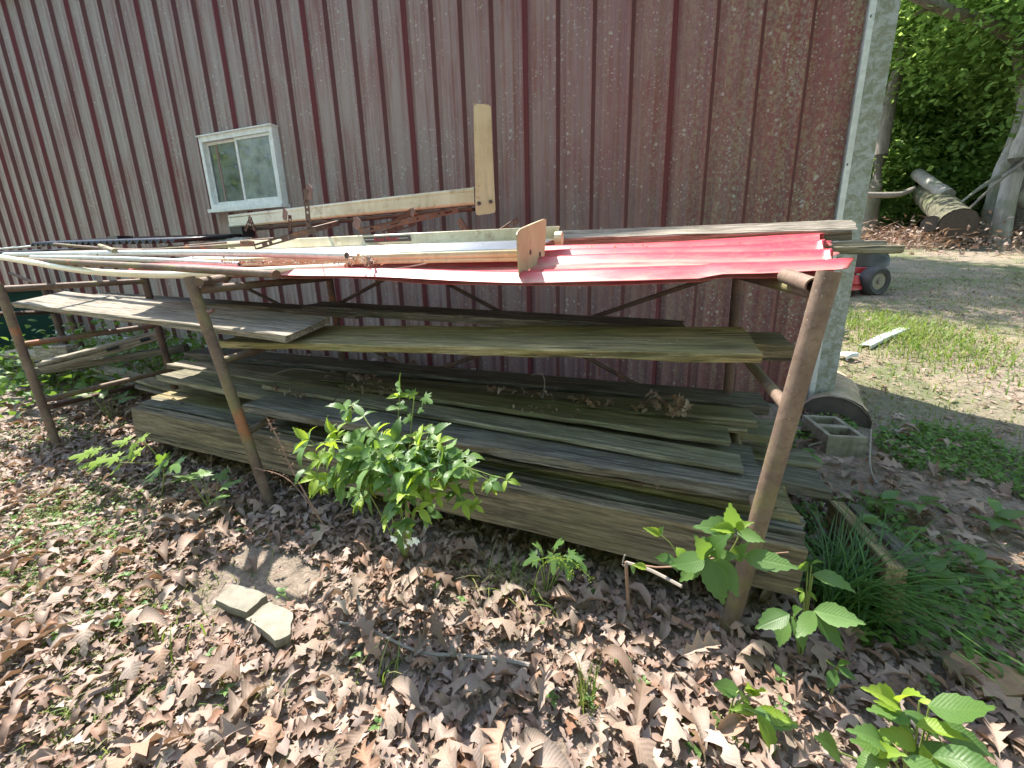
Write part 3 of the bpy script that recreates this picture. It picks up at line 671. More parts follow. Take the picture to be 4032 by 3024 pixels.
# ------------------------------------------------------------------ running boards with end plates and slotted brackets
def extrude(prof, pa, pb, mat, name, parent, thick=.0022, twist=0, seg=2):
    """prof: list of (back, up) offsets; swept straight from pa to pb"""
    pa, pb = Vector(pa), Vector(pb); ex = (pb - pa).normalized(); h = Vector((-ex.y, ex.x, 0)).normalized(); ez = ex.cross(h)
    vs = []
    prof = [(y * math.cos(twist) - z * math.sin(twist), z * math.cos(twist) + y * math.sin(twist)) for y, z in prof]
    for i in range(seg + 1):
        for y, z in prof: vs.append(lerp(pa, pb, i / seg) + h * y + ez * z)
    k = len(prof); fs = [(i * k + j, (i + 1) * k + j, (i + 1) * k + j + 1, i * k + j + 1) for i in range(seg) for j in range(k - 1)]
    pl = parent.location if parent else Vector((0, 0, 0)); o0 = pa.copy()
    o = bpy.data.objects.new(name, mesh_np(name, [tuple(v - o0) for v in vs], fs, mat)); C.objects.link(o)
    o.parent = parent; o.location = o0 - pl; md = o.modifiers.new('t', 'SOLIDIFY'); md.thickness = thick; md.offset = 0
    return o
def plate(parent, pts, normal, thick, mat, name='end_plate', label=None):
    mb = MB(); n = Vector(normal).normalized() * thick / 2; pts = [Vector(p) for p in pts]; k = len(pts)
    mb.v = [p - n for p in pts] + [p + n for p in pts]
    mb.f = [list(range(k))[::-1], [k + i for i in range(k)]] + [[i, (i + 1) % k, k + (i + 1) % k, k + i] for i in range(k)]
    o = mb.build(name, mat, parent);
    if label: o['label'] = label
    return o
rb1 = empty('running_board', P(2030, 1048, 1.5), 'cream running board lying flat on the red sheet with dark sticker and end plate', 'running board', 'running boards')
L0, L1 = P(1060, 1016, 1.48), P(2110, 1046, 1.48)
L0.z = 1.125; L1.z = 1.122; L0.x = P(940, 1000, 1.9).x; L0.y, L1.y = 1.50, 1.47; L1.x = -.43
tread = []
for i in range(15): tread += [(.02 + i * .0195, .042), (.024 + i * .0195, .046), (.034 + i * .0195, .046), (.038 + i * .0195, .042)]
front_p = [(.012, .0), (0, .003), (.002, .014), (.006, .017), (.002, .020), (.0, .030), (.004, .033), (.002, .037), (.012, .042)]; TW = .13
lip = [(.315, .042), (.335, .046), (.345, .050), (.349, .092), (.353, .096), (.358, .094), (.36, .088)]
extrude(front_p, L0, L1, M_CREAM, 'channel', rb1, twist=TW)['label'] = 'rust-speckled front face'
extrude(tread, L0 + Vector((.05, 0, 0)), L1, M_TREAD, 'tread', rb1, twist=TW)['label'] = 'shiny ribbed tread'
extrude(lip, L0, L1 + Vector((.02, 0, 0)), M_CREAM, 'back_lip', rb1, twist=TW)
# sticker with lettering on the back lip
ys_ = L0.y + .3475
sa, sb = P(1447, 928, ys_).x, P(1633, 928, ys_).x; zc = L0.z + .345 * TW + .071
def lipy(x): return lerp(L0, L1, (x - L0.x) / (L1.x - L0.x)).y + .3385 - .010
mb = MB(); mb.poly([(sa + .012, lipy(sa) - .004, zc - .014), (sb + .006, lipy(sb) - .004, zc - .014), (sb, lipy(sb) - .0035, zc + .014), (sa, lipy(sa) - .0035, zc + .014)])
stk = mb.build('sticker', M_STICKER, rb1)
mb = MB()
for (u0, u1, z_) in ((.04, .25, .001), (.72, .95, .001)):
    xa, xb = sa + (sb - sa) * u0, sa + (sb - sa) * u1
    mb.poly([(xa, lipy(xa) - .0055, zc + z_ - .0012), (xb, lipy(xb) - .0055, zc + z_ - .0012), (xb, lipy(xb) - .0055, zc + z_ + .0012), (xa, lipy(xa) - .0055, zc + z_ + .0012)])
tag(mb.build('printed_lines', M_LINE, stk), kind='stuff')
fc = bpy.data.curves.new('lettering', 'FONT'); fc.body = 'Road Master'; fc.size = .030; fc.shear = .35; fc.align_x = 'CENTER'; fc.align_y = 'CENTER'; fc.extrude = .0003
to = bpy.data.objects.new('t', fc); C.objects.link(to); dg = bpy.context.evaluated_depsgraph_get(); me = bpy.data.meshes.new_from_object(to.evaluated_get(dg)); bpy.data.objects.remove(to)
me.materials.clear(); me.materials.append(M_LETTER)
lo = bpy.data.objects.new('lettering', me); C.objects.link(lo); lo.parent = stk
xm_ = (sa + sb) / 2; ang = math.atan2(L1.y - L0.y, L1.x - L0.x)
lo.matrix_basis = Matrix.Translation(Vector((xm_, lipy(xm_) - .0058, zc)) - rb1.location - stk.location) @ Matrix.Rotation(ang, 4, 'Z') @ Matrix.Rotation(math.pi / 2, 4, 'X')
# end plate: rounded flap hanging over the front edge
X1 = -.425
def PX(x, y, X):
    r = ray(x, y); return CAM + r * (X / r.x)
pts = []
def onx(x, y):                       # point of the leaning plate, slightly turned
    Y = 1.27 + (x - 2036) / 108 * .36; return P(x, y, Y)
for x, y in ((2034, 924), (2037, 913), (2046, 903), (2062, 893), (2090, 881), (2118, 870), (2142, 862), (2149, 864), (2150, 872), (2147, 940), (2143, 1000), (2141, 1026), (2124, 1038), (2105, 1049), (2085, 1058), (2070, 1072), (2060, 1090), (2052, 1118), (2049, 1131), (2045, 1118), (2041, 1060), (2038, 1000)):
    pts.append(onx(x, y))
nrm = (pts[6] - pts[0]).cross(pts[18] - pts[0]).normalized()
pl1 = plate(rb1, pts, nrm, .003, M_CREAMD)
for x, y in ((2084, 993), (2122, 1001)):
    c = onx(x, y); mb = MB(); s_ = 1 if nrm.dot(CAM - c) > 0 else -1
    mb.tube([c, c + nrm * s_ * .006], .010, 6); mb.build('bolt', M_BOLT, pl1)
mb = MB(); c = L1 + Vector((.01, .33, .09)); mb.tube([c, c + Vector((.03, 0, 0))], .03, 12); mb.build('lip_end', M_CREAM, rb1)

rb2 = empty('running_board', P(1870, 830, 2.2), 'cream running board tilted up behind, with a tall upright end plate', 'running board', 'running boards')
A0, A1 = P(905, 896, 2.3), P(1868, 803, 2.2)
prof2 = [(.03, -.004), (.0, .0), (-.004, .012), (0, .022), (.002, .026), (.0, .062), (.004, .068), (0, .074), (.006, .084), (.02, .09), (.10, .092)]
extrude(prof2, A0, A1, M_CREAM, 'channel', rb2)
extrude([(.01, -.012), (.012, -.03), (.06, -.03), (.06, -.012)], lerp(A0, A1, .06), lerp(A0, A1, .99), M_RUSTD, 'under_rail', rb2)
pts = []
for x, y in ((1866, 424), (1869, 414), (1878, 409), (1922, 412), (1930, 417), (1933, 430), (1938, 560), (1944, 700), (1951, 826), (1948, 836), (1938, 840), (1884, 848), (1876, 845), (1873, 836), (1871, 700), (1868, 560)):
    pts.append(P(x, y, 2.20 + (x - 1870) / 80 * .05))
pl2 = plate(rb2, pts, (0, -1, 0), .004, M_CREAMD)
for x, y in ((1888, 801), (1933, 794)):
    c = P(x, y, 2.19 + (x - 1870) / 80 * .05); mb = MB(); mb.tube([c, c + Vector((0, -.008, 0))], .011, 6); mb.build('bolt', M_BOLT, pl2)

def angle_iron(parent, pa, pb, wv, wh, mat, holes, hs=.006, tilt=0, label=None):
    """perforated angle: a vertical leaf facing us with real holes and a top leaf"""
    pa, pb = Vector(pa), Vector(pb); ex = (pb - pa).normalized(); h = Vector((-ex.y, ex.x, 0)).normalized(); ez = ex.cross(h)
    if tilt: q = Matrix.Rotation(tilt, 3, ex); h = q @ h; ez = q @ ez
    L = (pb - pa).length; mb = MB(); o0 = pa
    def pt(x, z, y=0): return o0 + ex * x + ez * z + h * y
    xs_ = [0]
    hh = []
    for (t, ln) in holes:
        c = t * L; hh.append((c - ln / 2, c + ln / 2))
    z0, z1 = -wv / 2 - hs, -wv / 2 + hs; cur = 0; th = .003
    def slab(xa, xb, za, zb):
        c = [pt(xa, za), pt(xb, za), pt(xb, zb), pt(xa, zb)]; n = len(mb.v); mb.v += c + [p + h * th for p in c]
        for q in ((0,1,2,3),(7,6,5,4),(0,4,5,1),(1,5,6,2),(2,6,7,3),(3,7,4,0)): mb.f.append([n + i for i in q])
    slab(0, L, z1, 0); slab(0, L, -wv, z0)
    for a_, b_ in hh:
        if a_ > cur: slab(cur, a_, z0, z1)
        cur = b_
    if cur < L: slab(cur, L, z0, z1)
    c = [pt(0, 0), pt(L, 0), pt(L, 0, wh), pt(0, 0, wh)]; n = len(mb.v); mb.v += c + [p - ez * th for p in c]
    for q in ((0,1,2,3),(7,6,5,4),(0,4,5,1),(1,5,6,2),(2,6,7,3),(3,7,4,0)): mb.f.append([n + i for i in q])
    o = mb.build('slotted_bracket', mat, parent)
    if label: o['label'] = label
    return o
def flag(parent, cx, cy, Y, wx, wz, lean, mat):
    c = P(cx, cy, Y); mb = MB(); d = Vector((math.cos(lean), -.35, -math.sin(lean) * .4)); u = Vector((math.sin(lean) * .4, .1, 1)).normalized()
    p = [c - d * wx / 2 + u * wz / 2, c - d * wx * .1 + u * (wz / 2 + .008), c + d * wx / 2 + u * wz * .35, c + d * wx / 2 - u * wz / 2, c - d * wx * .2 - u * wz * .55, c - d * wx / 2 - u * wz * .3]
    return plate(parent, p, d.cross(u), .003, mat, 'bracket_flag')
HO = [(.09, .05), (.22, .012), (.34, .07), (.50, .012), (.58, .012), (.68, .012), (.80, .012), (.90, .04)]
angle_iron(rb1, P(997, 962, 1.62), P(1240, 893, 1.75), .03, .022, M_RUSTD, [(.07, .035), (.22, .009), (.36, .05), (.55, .009), (.65, .009), (.76, .009)])
angle_iron(rb1, P(1240, 893, 1.75), P(1335, 868, 1.95), .026, .02, M_RUSTD, [(.3, .01), (.6, .03)])
angle_iron(rb1, P(1207, 896, 1.74), P(1192, 745, 1.74), .030, .004, M_RUSTD, [(.15, .012), (.4, .012), (.55, .012), (.7, .012)])
flag(rb1, 1217, 757, 1.74, .065, .065, .35, M_RUSTR)
angle_iron(rb2, P(1410, 900, 1.80), P(1800, 815, 2.1), .030, .035, M_RUSTR, HO)
angle_iron(rb2, P(1505, 910, 1.92), P(1632, 868, 2.05), .026, .01, M_RUSTD, [(.1, .014), (.4, .012), (.7, .03)])
angle_iron(rb2, P(1530, 878, 2.02), P(1618, 820, 2.1), .03, .01, M_RUSTR, [(.3, .01)])
flag(rb2, 1405, 880, 1.84, .08, .055, .6, M_RUSTR); flag(rb2, 1625, 838, 2.08, .04, .04, .7, M_RUSTR)
angle_iron(rb2, P(985, 850, 2.0), P(962, 905, 2.0), .02, .004, M_RUSTD, [(.5, .01)]); angle_iron(rb2, P(985, 850, 2.0), P(1008, 905, 2.0), .024, .004, M_RUSTD, [(.3, .01), (.6, .012)])
flag(rb2, 984, 858, 1.99, .03, .03, .2, M_RUSTD)
angle_iron(rb2, P(1137, 846, 2.0), P(1137, 908, 2.0), .022, .004, M_RUSTD, [(.3, .012), (.65, .012)]); flag(rb2, 1122, 845, 1.98, .065, .06, .5, M_RUSTR)
angle_iron(rb1, P(1815, 856, 1.9), P(1850, 908, 1.9), .032, .004, M_RUSTR, [(.2, .01), (.45, .012), (.7, .012)])
angle_iron(rb1, P(1962, 906, 1.95), P(2036, 855, 2.02), .026, .012, M_RUSTD, [(.3, .016), (.6, .03), (.85, .016)])
mb = MB(); a = P(905, 905, 2.25); mb.box((a.x, a.y, a.z - .05), (a.x + .12, a.y + .1, a.z + .02)); tag(mb.build('foot_block', M_BLACK), 'black block propping the left end of the tilted board', 'block')

# ------------------------------------------------------------------ pale strip added where a bright slit shows between wall and rack at left
lumber('pale strip in the white slit behind the left shelf', P(357, 1075, 2.2), P(395, 1165, 2.2), .02, .012, M_WHITE, 'slit_strip', 'strip')
# ------------------------------------------------------------------ dark green bin
mb = MB(); b0 = P(60, 1400, 2.4); zb = g(b0.x, b0.y)
for (w0, z0_, w1, z1_) in ((.26, 0, .31, .62), (.33, .62, .33, .67)):
    vs = [Vector((b0.x + sx * w0, b0.y + sy * w0, zb + z0_)) for sx, sy in ((-1,-1),(1,-1),(1,1),(-1,1))] + [Vector((b0.x + sx * w1, b0.y + sy * w1, zb + z1_)) for sx, sy in ((-1,-1),(1,-1),(1,1),(-1,1))]
    n = len(mb.v); mb.v += vs
    for q in ((0,3,2,1),(4,5,6,7),(0,1,5,4),(1,2,6,5),(2,3,7,6),(3,0,4,7)): mb.f.append([n + i for i in q])
tag(mb.build('plastic_bin', M_GREENB), 'dark green bin standing behind the left post', 'bin')

# ------------------------------------------------------------------ leaf shapes
def leaf_mesh(name, st, mat, curl=.15, fold=.12, serr=0.0, bend=.1, rot=0):
    """st: (t along the midrib, half width); unit length along +y, faces up"""
    vs, fs = [], []
    for k, (t, wd) in enumerate(st):
        s2 = serr * (1 if k % 2 else -1) if 0 < k < len(st) - 1 else 0
        zc = bend * math.sin(t * math.pi * .8) - bend * t * t * .9
        ww = max(wd + s2, 0); tt = t - (0.035 if serr and k % 2 == 0 else 0)
        for sgn in (-1, 1):
            vs.append((sgn * ww, tt + rot * ww, zc + fold * ww + curl * ww * math.sin(7 * t + sgn + ww * 6)))
        vs.append((0, t, zc)); vs.append((0, t, zc))
    vv = []; 
    for k in range(len(st)): vv += [vs[4 * k], vs[4 * k + 2], vs[4 * k + 1]]
    for k in range(len(st) - 1):
        a = 3 * k; fs += [(a, a + 1, a + 4, a + 3), (a + 1, a + 2, a + 5, a + 4)]
    return mesh_np(name, vv, fs, mat, True)
OAK = [(0, .006), (.10, .008), (.14, .04), (.22, .13), (.27, .08), (.33, .06), (.42, .17), (.50, .23), (.53, .13), (.58, .07), (.68, .17), (.77, .24), (.79, .12), (.84, .06), (.92, .07), (1, .004)]
OVAL = [(0, .004), (.06, .12), (.15, .22), (.24, .285), (.33, .315), (.42, .315), (.51, .295), (.60, .26), (.69, .21), (.78, .15), (.87, .085), (.94, .04), (1, .002)]
LONG = [(t, w * .66) for t, w in OVAL]
OVATE = [(0, .01), (.12, .22), (.3, .34), (.5, .33), (.7, .22), (.88, .09), (1, .005)]
def maple(name, mat, lob=5, seed=1):
    rr = random.Random(seed); pts = []
    A = [(-150, .16), (-118, .52), (-98, .30), (-72, .74), (-60, .42), (-44, .62), (-30, .36), (-12, .80), (0, 1.0), (12, .80), (30, .36), (44, .62), (60, .42), (72, .74), (98, .30), (118, .52), (150, .16)]
    vs = [(0, 0, 0)]
    for a, r_ in A:
        a = math.radians(a); r_ *= rr.uniform(.93, 1.07); vs.append((math.sin(a) * r_, math.cos(a) * r_, .10 * r_ * r_ * math.cos(a * 2.5 + seed) - .06 * r_))
    mid = [(x * .5, y * .5, z * .25 + .02) for x, y, z in vs[1:]]
    n = len(A); vs += mid; fs = []
    for i in range(n - 1):
        fs += [(0, n + 1 + i, n + 2 + i, n + 2 + i), (n + 1 + i, 1 + i, 2 + i, n + 2 + i)]
    me = bpy.data.meshes.new(name); me.from_pydata(vs, [], [list(dict.fromkeys(f)) for f in fs]); me.materials.append(mat); me.update(); me.polygons.foreach_set('use_smooth', [True] * len(me.polygons)); return me
oaks = [leaf_mesh('fallen_leaf', [(t, w * R.uniform(.85, 1.15)) for t, w in OAK], M_DRY, R.uniform(-.5, .5), f, 0, b, .18) for f, b in ((.5, .26), (-.5, .3), (.9, .15), (.3, -.3), (-1.0, .4), (.7, .4), (1.3, .2))]
oaks += [leaf_mesh('fallen_leaf', [(t, w * .62) for t, w in OVATE], M_DRY, .5, 1.2, 0, .3), leaf_mesh('fallen_leaf', [(0, .03), (.1, .10), (.2, .22), (.32, .20), (.38, .08), (.5, .19), (.62, .12), (.7, .02)], M_DRY, .9, -.6, 0, .1), leaf_mesh('fallen_leaf', [(0, .006), (.15, .012), (.3, .16), (.36, .06), (.5, .30), (.56, .10), (.66, .07), (.8, .26), (.84, .10), (.93, .12), (.96, .03), (1.05, .004)], M_DRY, .6, .2, 0, .25)]
bl = [leaf_mesh('leaf', [(t, w * .84) for t, w in OVAL], M_LEAF, .06, f, .012, b) for f, b in ((.22, .12), (.1, .2), (.35, .05), (.15, -.08))]
bll = [leaf_mesh('leaf', LONG, M_LEAF, .05, f, .012, b) for f, b in ((.3, .15), (.15, .05), (.4, .2))]
bly = [leaf_mesh('leaf', LONG, M_LEAFY, .05, f, .012, b) for f, b in ((.5, .1), (.3, .22), (.7, .05))]
mpl = [maple('leaf', M_LEAF, seed=i) for i in range(3)]; mpl_lit = [maple('leaf', M_LEAFY, seed=i + 5) for i in range(2)]
def orient(y, n):
    y = y.normalized(); n = (n - y * n.dot(y));
    if n.length < .05: n = Vector((y.z, y.x, -y.y + .1)); n = n - y * n.dot(y)
    n.normalize(); return Matrix((y.cross(n), y, n)).transposed()
def put_leaf(parent, me, pos, d, nrm, size, name='leaf', sx=1.0):
    o = bpy.data.objects.new(name, me); C.objects.link(o)
    M = Matrix.Translation(pos) @ (orient(d, nrm).to_4x4()) @ Matrix.Diagonal((size * sx, size, size, 1))
    if parent: o.parent = parent; M = Matrix.Translation(-parent.location) @ M
    o.matrix_basis = M; return o
def rv(s=1): return Vector((R.uniform(-s, s), R.uniform(-s, s), R.uniform(-s, s)))
def curve3(pts, n=10):
    pts = [Vector(p) for p in pts]; out = []
    for i in range(n + 1):
        t = i / n * (len(pts) - 1); k = min(int(t), len(pts) - 2); u = t - k
        p0, p1, p2, p3 = pts[max(k - 1, 0)], pts[k], pts[k + 1], pts[min(k + 2, len(pts) - 1)]
        out.append(.5 * ((2 * p1) + (p2 - p0) * u + (2 * p0 - 5 * p1 + 4 * p2 - p3) * u * u + (3 * p1 - p0 - 3 * p2 + p3) * u ** 3))
    return out
def stem(parent, pts, r0, r1, mat=M_STEM, name='stem', n=10):
    q = curve3(pts, n); mb = MB(); mb.tube(q, [r0 + (r1 - r0) * i / n for i in range(n + 1)], 6); o = mb.build(name, mat, parent, smooth=True); return q
def compound(parent, p, d, size, meshes, k=3, tipm=None, up_=Vector((0, 0, 1))):
    """a bramble leaf: one end leaflet and one or two pairs at its base"""
    d = d.normalized(); side = d.cross(up_).normalized()
    put_leaf(parent, R.choice(meshes), p, (d + rv(.12)), up_ + rv(.25), size * R.uniform(.9, 1.1))
    for q in range((k - 1) // 2):
        for s_ in (-1, 1):
            dd = (d * (.25 - .5 * q) + side * s_ + Vector((0, 0, -.1)) + rv(.15))
            put_leaf(parent, R.choice(meshes), p - d * size * .06 * (1 + q), dd, up_ + rv(.3), size * R.uniform(.72, .9) * (1 - .15 * q))

# --- central sunlit bramble
hub = P(1600, 1880, .88); k_b = 0
pl = empty('bramble_bush', P(1590, 2170, .93), 'sunlit leafy bramble bush with white blossoms arching before the timber stack', 'bush')
root = P(1590, 2120, .98); root.z = g(root.x, root.y)
tips = [((1450, 1900), .80, .9), ((1530, 1850), .82, 1), ((1660, 1860), .80, 1), ((1340, 1840), .84, 1), ((1560, 1780), .84, 1), ((1760, 1870), .82, .9), ((1480, 1790), .90, 1), ((1620, 1960), .76, .9), ((1700, 1760), .86, .9), ((1360, 1780), .80, 1.1), ((1290, 1900), .84, .9), ((1575, 1545), .95, .72), ((1395, 1610), .90, .8), ((1225, 1755), .85, 1), ((1250, 1830), .82, 1), ((1400, 1850), .80, 1), ((1500, 1720), .88, 1), ((1640, 1780), .84, 1.0), ((1740, 1820), .84, 1), ((1880, 1870), .86, .8), ((1960, 1880), .88, .8), ((1830, 1960), .84, .7), ((1600, 1900), .78, 1), ((1560, 1990), .76, .8), ((1580, 2060), .74, .8), ((1440, 1950), .85, .9), ((1690, 1700), .93, .9), ((1800, 1790), .93, 1), ((1500, 1800), .80, 1.1), ((1340, 1720), .84, 1), ((1700, 1920), .80, .8)]
for (tx, ty), Y, sz in tips:
    tp = P(tx, ty, Y); k_b += 1; st0 = root if k_b % 6 == 0 else hub + rv(.03)
    mid = lerp(st0, tp, .55) + Vector((R.uniform(-.03, .03), -.02, .05 if st0 is not root else .08))
    if k_b == 1: stem(pl, [root, lerp(root, hub, .5) + Vector((.01, 0, .01)), hub], .004, .003, M_DRYST)
    q = stem(pl, [st0, mid, tp], .0022, .001, M_STEM)
    for i in (4, 6, 8, 9, 10):
        if R.random() < .12: continue
        p = q[i]; ax = (q[min(i + 1, 10)] - q[i - 1]).normalized()
        d = (ax * .6 + rv(1.0) + Vector((0, -.25, -.15))).normalized() if i < 10 else ax
        pe = p + d * R.uniform(.015, .045); young = (i >= 8 and R.random() < .6)
        stem(pl, [p, lerp(p, pe, .5) + Vector((0, 0, .004)), pe], .0012, .0008, M_STEM, 'stalk', 3)
        compound(pl, pe, d + Vector((0, 0, -.15)), R.uniform(.05, .078) * sz * (.8 if young else 1), bly if young else (bll if R.random() < .6 else bl), R.choice((3, 3, 5)), up_=Vector((R.uniform(-.9, .3), -.5, 1)) + rv(.35))
for (fx, fy) in ((1555, 2118), (1640, 2125), (1590, 2145), (1605, 2080), (1618, 2130)):
    c = P(fx, fy, .74)
    for a in range(5):
        t = a * 1.2566; dd = Vector((math.cos(t), -.4, math.sin(t)))
        put_leaf(pl, bpy.data.meshes.get('petal_m') or leaf_mesh('petal_m', OVATE, M_FLOWER, .1, .2, 0, .1), c, dd, Vector((0, -1, .4)), .014, 'petal')
# ivy-like top leaves on the same bush's tallest stem
vine = empty('vine_shoot', P(1620, 1720, .99), 'upright vine shoot with lobed leaves rising above the bramble bush', 'vine')
q = stem(vine, [root, P(1610, 1800, .97), P(1632, 1560, .99)], .003, .0015)
for (x, y), sz, dx in (((1630, 1555), .05, (-.6, .5)), ((1672, 1565), .062, (.9, -.3)), ((1588, 1590), .035, (-1, 0)), ((1615, 1640), .05, (-.5, -.7)), ((1600, 1655), .04, (-.9, -.3)), ((1650, 1615), .035, (.9, .1)), ((1600, 1610), .03, (-.8, .4))):
    p = P(x, y, .985); put_leaf(vine, R.choice(mpl), p, Vector((dx[0], -.3, dx[1])), Vector((-.2, -.6, .6)), sz * .62)
# --- left seedling with floating leaves, sunlight painted into the paler colour of the left ones
sd = empty('maple_sapling', P(620, 1900, .93), 'low sapling with bright lobed leaves at the left, in front of the timber stack', 'sapling')
r0 = P(640, 1960, .95); r0.z = g(r0.x, r0.y)
q1 = stem(sd, [r0, P(640, 1830, .9), P(552, 1722, .88)], .003, .0015); stem(sd, [P(552, 1722, .88), P(440, 1762, .82), P(370, 1785, .8)], .0015, .001); stem(sd, [P(640, 1818, .9), P(560, 1823, .86), P(470, 1820, .84)], .0015, .001)
for (x, y), dx, sz in (((560, 1722), (1, -.15), .05), ((500, 1735), (-1, -.2), .06), ((385, 1775), (-1, -.25), .055), ((345, 1785), (-1, -.4), .085), ((395, 1815), (-1, -.5), .10), ((460, 1800), (-.8, -.3), .08), ((525, 1750), (.2, -1), .06), ((545, 1780), (-.7, -.5), .08), ((470, 1830), (-.3, -1), .055), ((640, 1810), (.4, 1), .06), ((640, 1830), (-.6, -.9), .09), ((650, 1820), (1, .5), .07), ((690, 1825), (1, -.1), .08), ((610, 1870), (-.5, -.8), .06)):
    put_leaf(sd, R.choice(mpl_lit if x < 600 else mpl), P(x, y, .86), Vector((dx[0], -.5, dx[1] * .6)), Vector((-.3, -.6, 1)), sz * .9)
# dimmer seedlings near by
for k, (x, y, Y, lab) in enumerate(((820, 1930, .92, 'shaded seedling with broad leaves left of the middle post'), (430, 1640, 1.35, 'shaded broad-leaved plant under the left rack bay'), (470, 1560, 1.7, 'small lobed plant at the back under the left rack bay'))):
    b_ = P(x, y, Y); b_.z = g(b_.x, b_.y); o = empty('seedling', b_, lab, 'seedling')
    for j in range(7):
        a = j * .9 + k; d = Vector((math.cos(a), math.sin(a), .2)); e = b_ + d * .05 + Vector((0, 0, .09 + .02 * j))
        stem(o, [b_, e], .0015, .001, n=2); put_leaf(o, R.choice(mpl if k != 1 else bl), e, d, Vector((0, 0, 1)) + rv(.2), .065 if k != 1 else .11)
# --- bramble across the right post
br = empty('bramble_shoot', P(2700, 2350, .98), 'bramble shoot with large toothed leaves in front of the right post', 'bramble')
r0 = P(2480, 2340, 1.0); r0.z = g(r0.x, r0.y); fk = P(2465, 2215, .95)
stem(br, [r0, fk], .0045, .0045, M_DRYST); stem(br, [fk, P(2560, 2245, .93), P(2685, 2310, .88)], .0048, .0042, M_STICK, 'dead_cane'); stem(br, [P(2470, 2230, .95), P(2452, 2222, .95), P(2460, 2185, .95)], .003, .002, M_STICK, 'dead_cane')
stem(br, [fk, P(2620, 2235, .94), P(2800, 2200, .93), P(2930, 2190, .92), P(3105, 2174, .9)], .0024, .0010, M_DRYST)
stem(br, [P(2860, 2195, .93), P(2905, 2120, .92), P(2905, 2070, .92)], .002, .0014); stem(br, [P(2680, 2210, .94), P(2640, 2140, .95), P(2590, 2100, .95)], .0016, .001)
for (x, y, Y), (dx, dy), sz, ms in (((2890, 2075, .92), (-.25, 1), .085, bll), ((2890, 2090, .92), (-1, .15), .095, bl), ((2890, 2085, .91), (-.75, .12), .06, bly), ((2900, 2082, .91), (.8, .9), .045, bly), ((2905, 2095, .92), (1, .0), .055, bl), ((2900, 2200, .91), (.2, 1), .07, bll), ((2930, 2190, .9), (1, .22), .105, bll), ((2840, 2200, .9), (-.4, -1), .075, bl),
        ((2790, 2190, .88), (-.5, .9), .08, bl), ((2800, 2180, .88), (.35, 1), .085, bl), ((2780, 2200, .87), (-1, -.2), .085, bl), ((2790, 2200, .87), (.4, -1), .10, bl), ((2830, 2200, .87), (.6, -1), .085, bl), ((2760, 2210, .88), (-.7, -.8), .07, bl), ((2820, 2190, .89), (1, .5), .05, bl), ((2750, 2160, .89), (.6, .6), .07, bl), ((2700, 2200, .93), (-.6, .9), .05, bl), ((2655, 2200, .93), (-1, .1), .05, bl), ((2650, 2195, .93), (.4, -1), .035, bl), ((2600, 2105, .95), (-1, .5), .05, bly), ((2600, 2100, .95), (.2, 1), .03, bl), ((2545, 2235, .93), (-1, .3), .04, bly), ((2490, 2225, .93), (.2, -1), .022, bl)):
    put_leaf(br, R.choice(ms), P(x, y, Y), Vector((dx, -.35, dy)), Vector((-.25, -.65, .75)), sz)
# --- leafy plants at the bottom right
def shrub(name, label, cat, base, spots, h=.0):
    b_ = P(*base); b_.z = g(b_.x, b_.y); o = empty(name, b_, label, cat)
    for (x, y, Y), (dx, dy), sz, ms in spots:
        p = P(x, y, Y); stem(o, [b_, lerp(b_, p, .5) + Vector((0, 0, .03)), p], .0022, .0013, n=5)
        put_leaf(o, R.choice(ms), p, Vector((dx, -abs(dy) * .35 - .15, dy * .9)), Vector((-.2, -.35, 1)) + rv(.3), sz * .84)
    return o
shrub('young_bramble', 'three-leaved green bramble plant at the foot of the right post, in shade', 'bramble', (3160, 2540, 1.0), [((3180, 2250, .98), (-.4, .9), .06, bl), ((3200, 2265, .97), (1, -.15), .10, bll), ((3195, 2225, .98), (.6, .9), .04, bll), ((3165, 2330, .97), (-1, .3), .03, bly), ((3180, 2330, .97), (.8, -.7), .03, bly), ((3165, 2335, .96), (-.3, -.9), .03, bly), ((3210, 2405, .92), (1, .12), .105, bl), ((3215, 2410, .92), (.75, -1), .10, bll), ((3205, 2410, .91), (-.6, -1), .085, bl), ((3105, 2420, .94), (-1, -.6), .10, bl), ((3118, 2430, .94), (.35, -1), .085, bll), ((3125, 2420, .95), (.1, .9), .06, bl), ((3100, 2440, .96), (-.3, -1), .08, bl)])
shrub('young_bramble', 'clump of long toothed green leaves near the bottom edge, below the right post', 'bramble', (2840, 2990, .78), [((2960, 2740, .78), (-.35, 1), .075, bly), ((2975, 2735, .78), (.25, 1), .06, bly), ((2965, 2735, .78), (-.5, .5), .04, bly), ((2910, 2720, .80), (-.8, .3), .075, bl), ((2925, 2760, .80), (-.1, 1), .075, bll), ((2775, 2830, .78), (-1, .15), .09, bl), ((2800, 2850, .78), (.1, 1), .09, bll), ((2690, 2850, .78), (-.8, .6), .045, bly), ((2700, 2860, .76), (-.6, -.4), .06, bl), ((2700, 2910, .74), (.1, .9), .055, bly), ((2830, 2900, .75), (-1, .15), .085, bly), ((2830, 2900, .75), (1, -.2), .085, bly), ((2835, 2905, .74), (.02, -1), .10, bly), ((2820, 2900, .76), (-.7, -.9), .075, bl), ((2970, 2800, .78), (1, .1), .095, bl), ((2975, 2805, .77), (-1, -.05), .06, bly), ((2980, 2810, .76), (.5, -1), .09, bly), ((2890, 2925, .74), (1, -.7), .115, bl), ((2880, 2930, .74), (-.2, -1), .06, bl), ((2650, 2920, .72), (-.2, -1), .045, bl), ((2760, 2960, .7), (-1, -.4), .08, bl), ((2980, 2800, .79), (1, .3), .09, bly)])
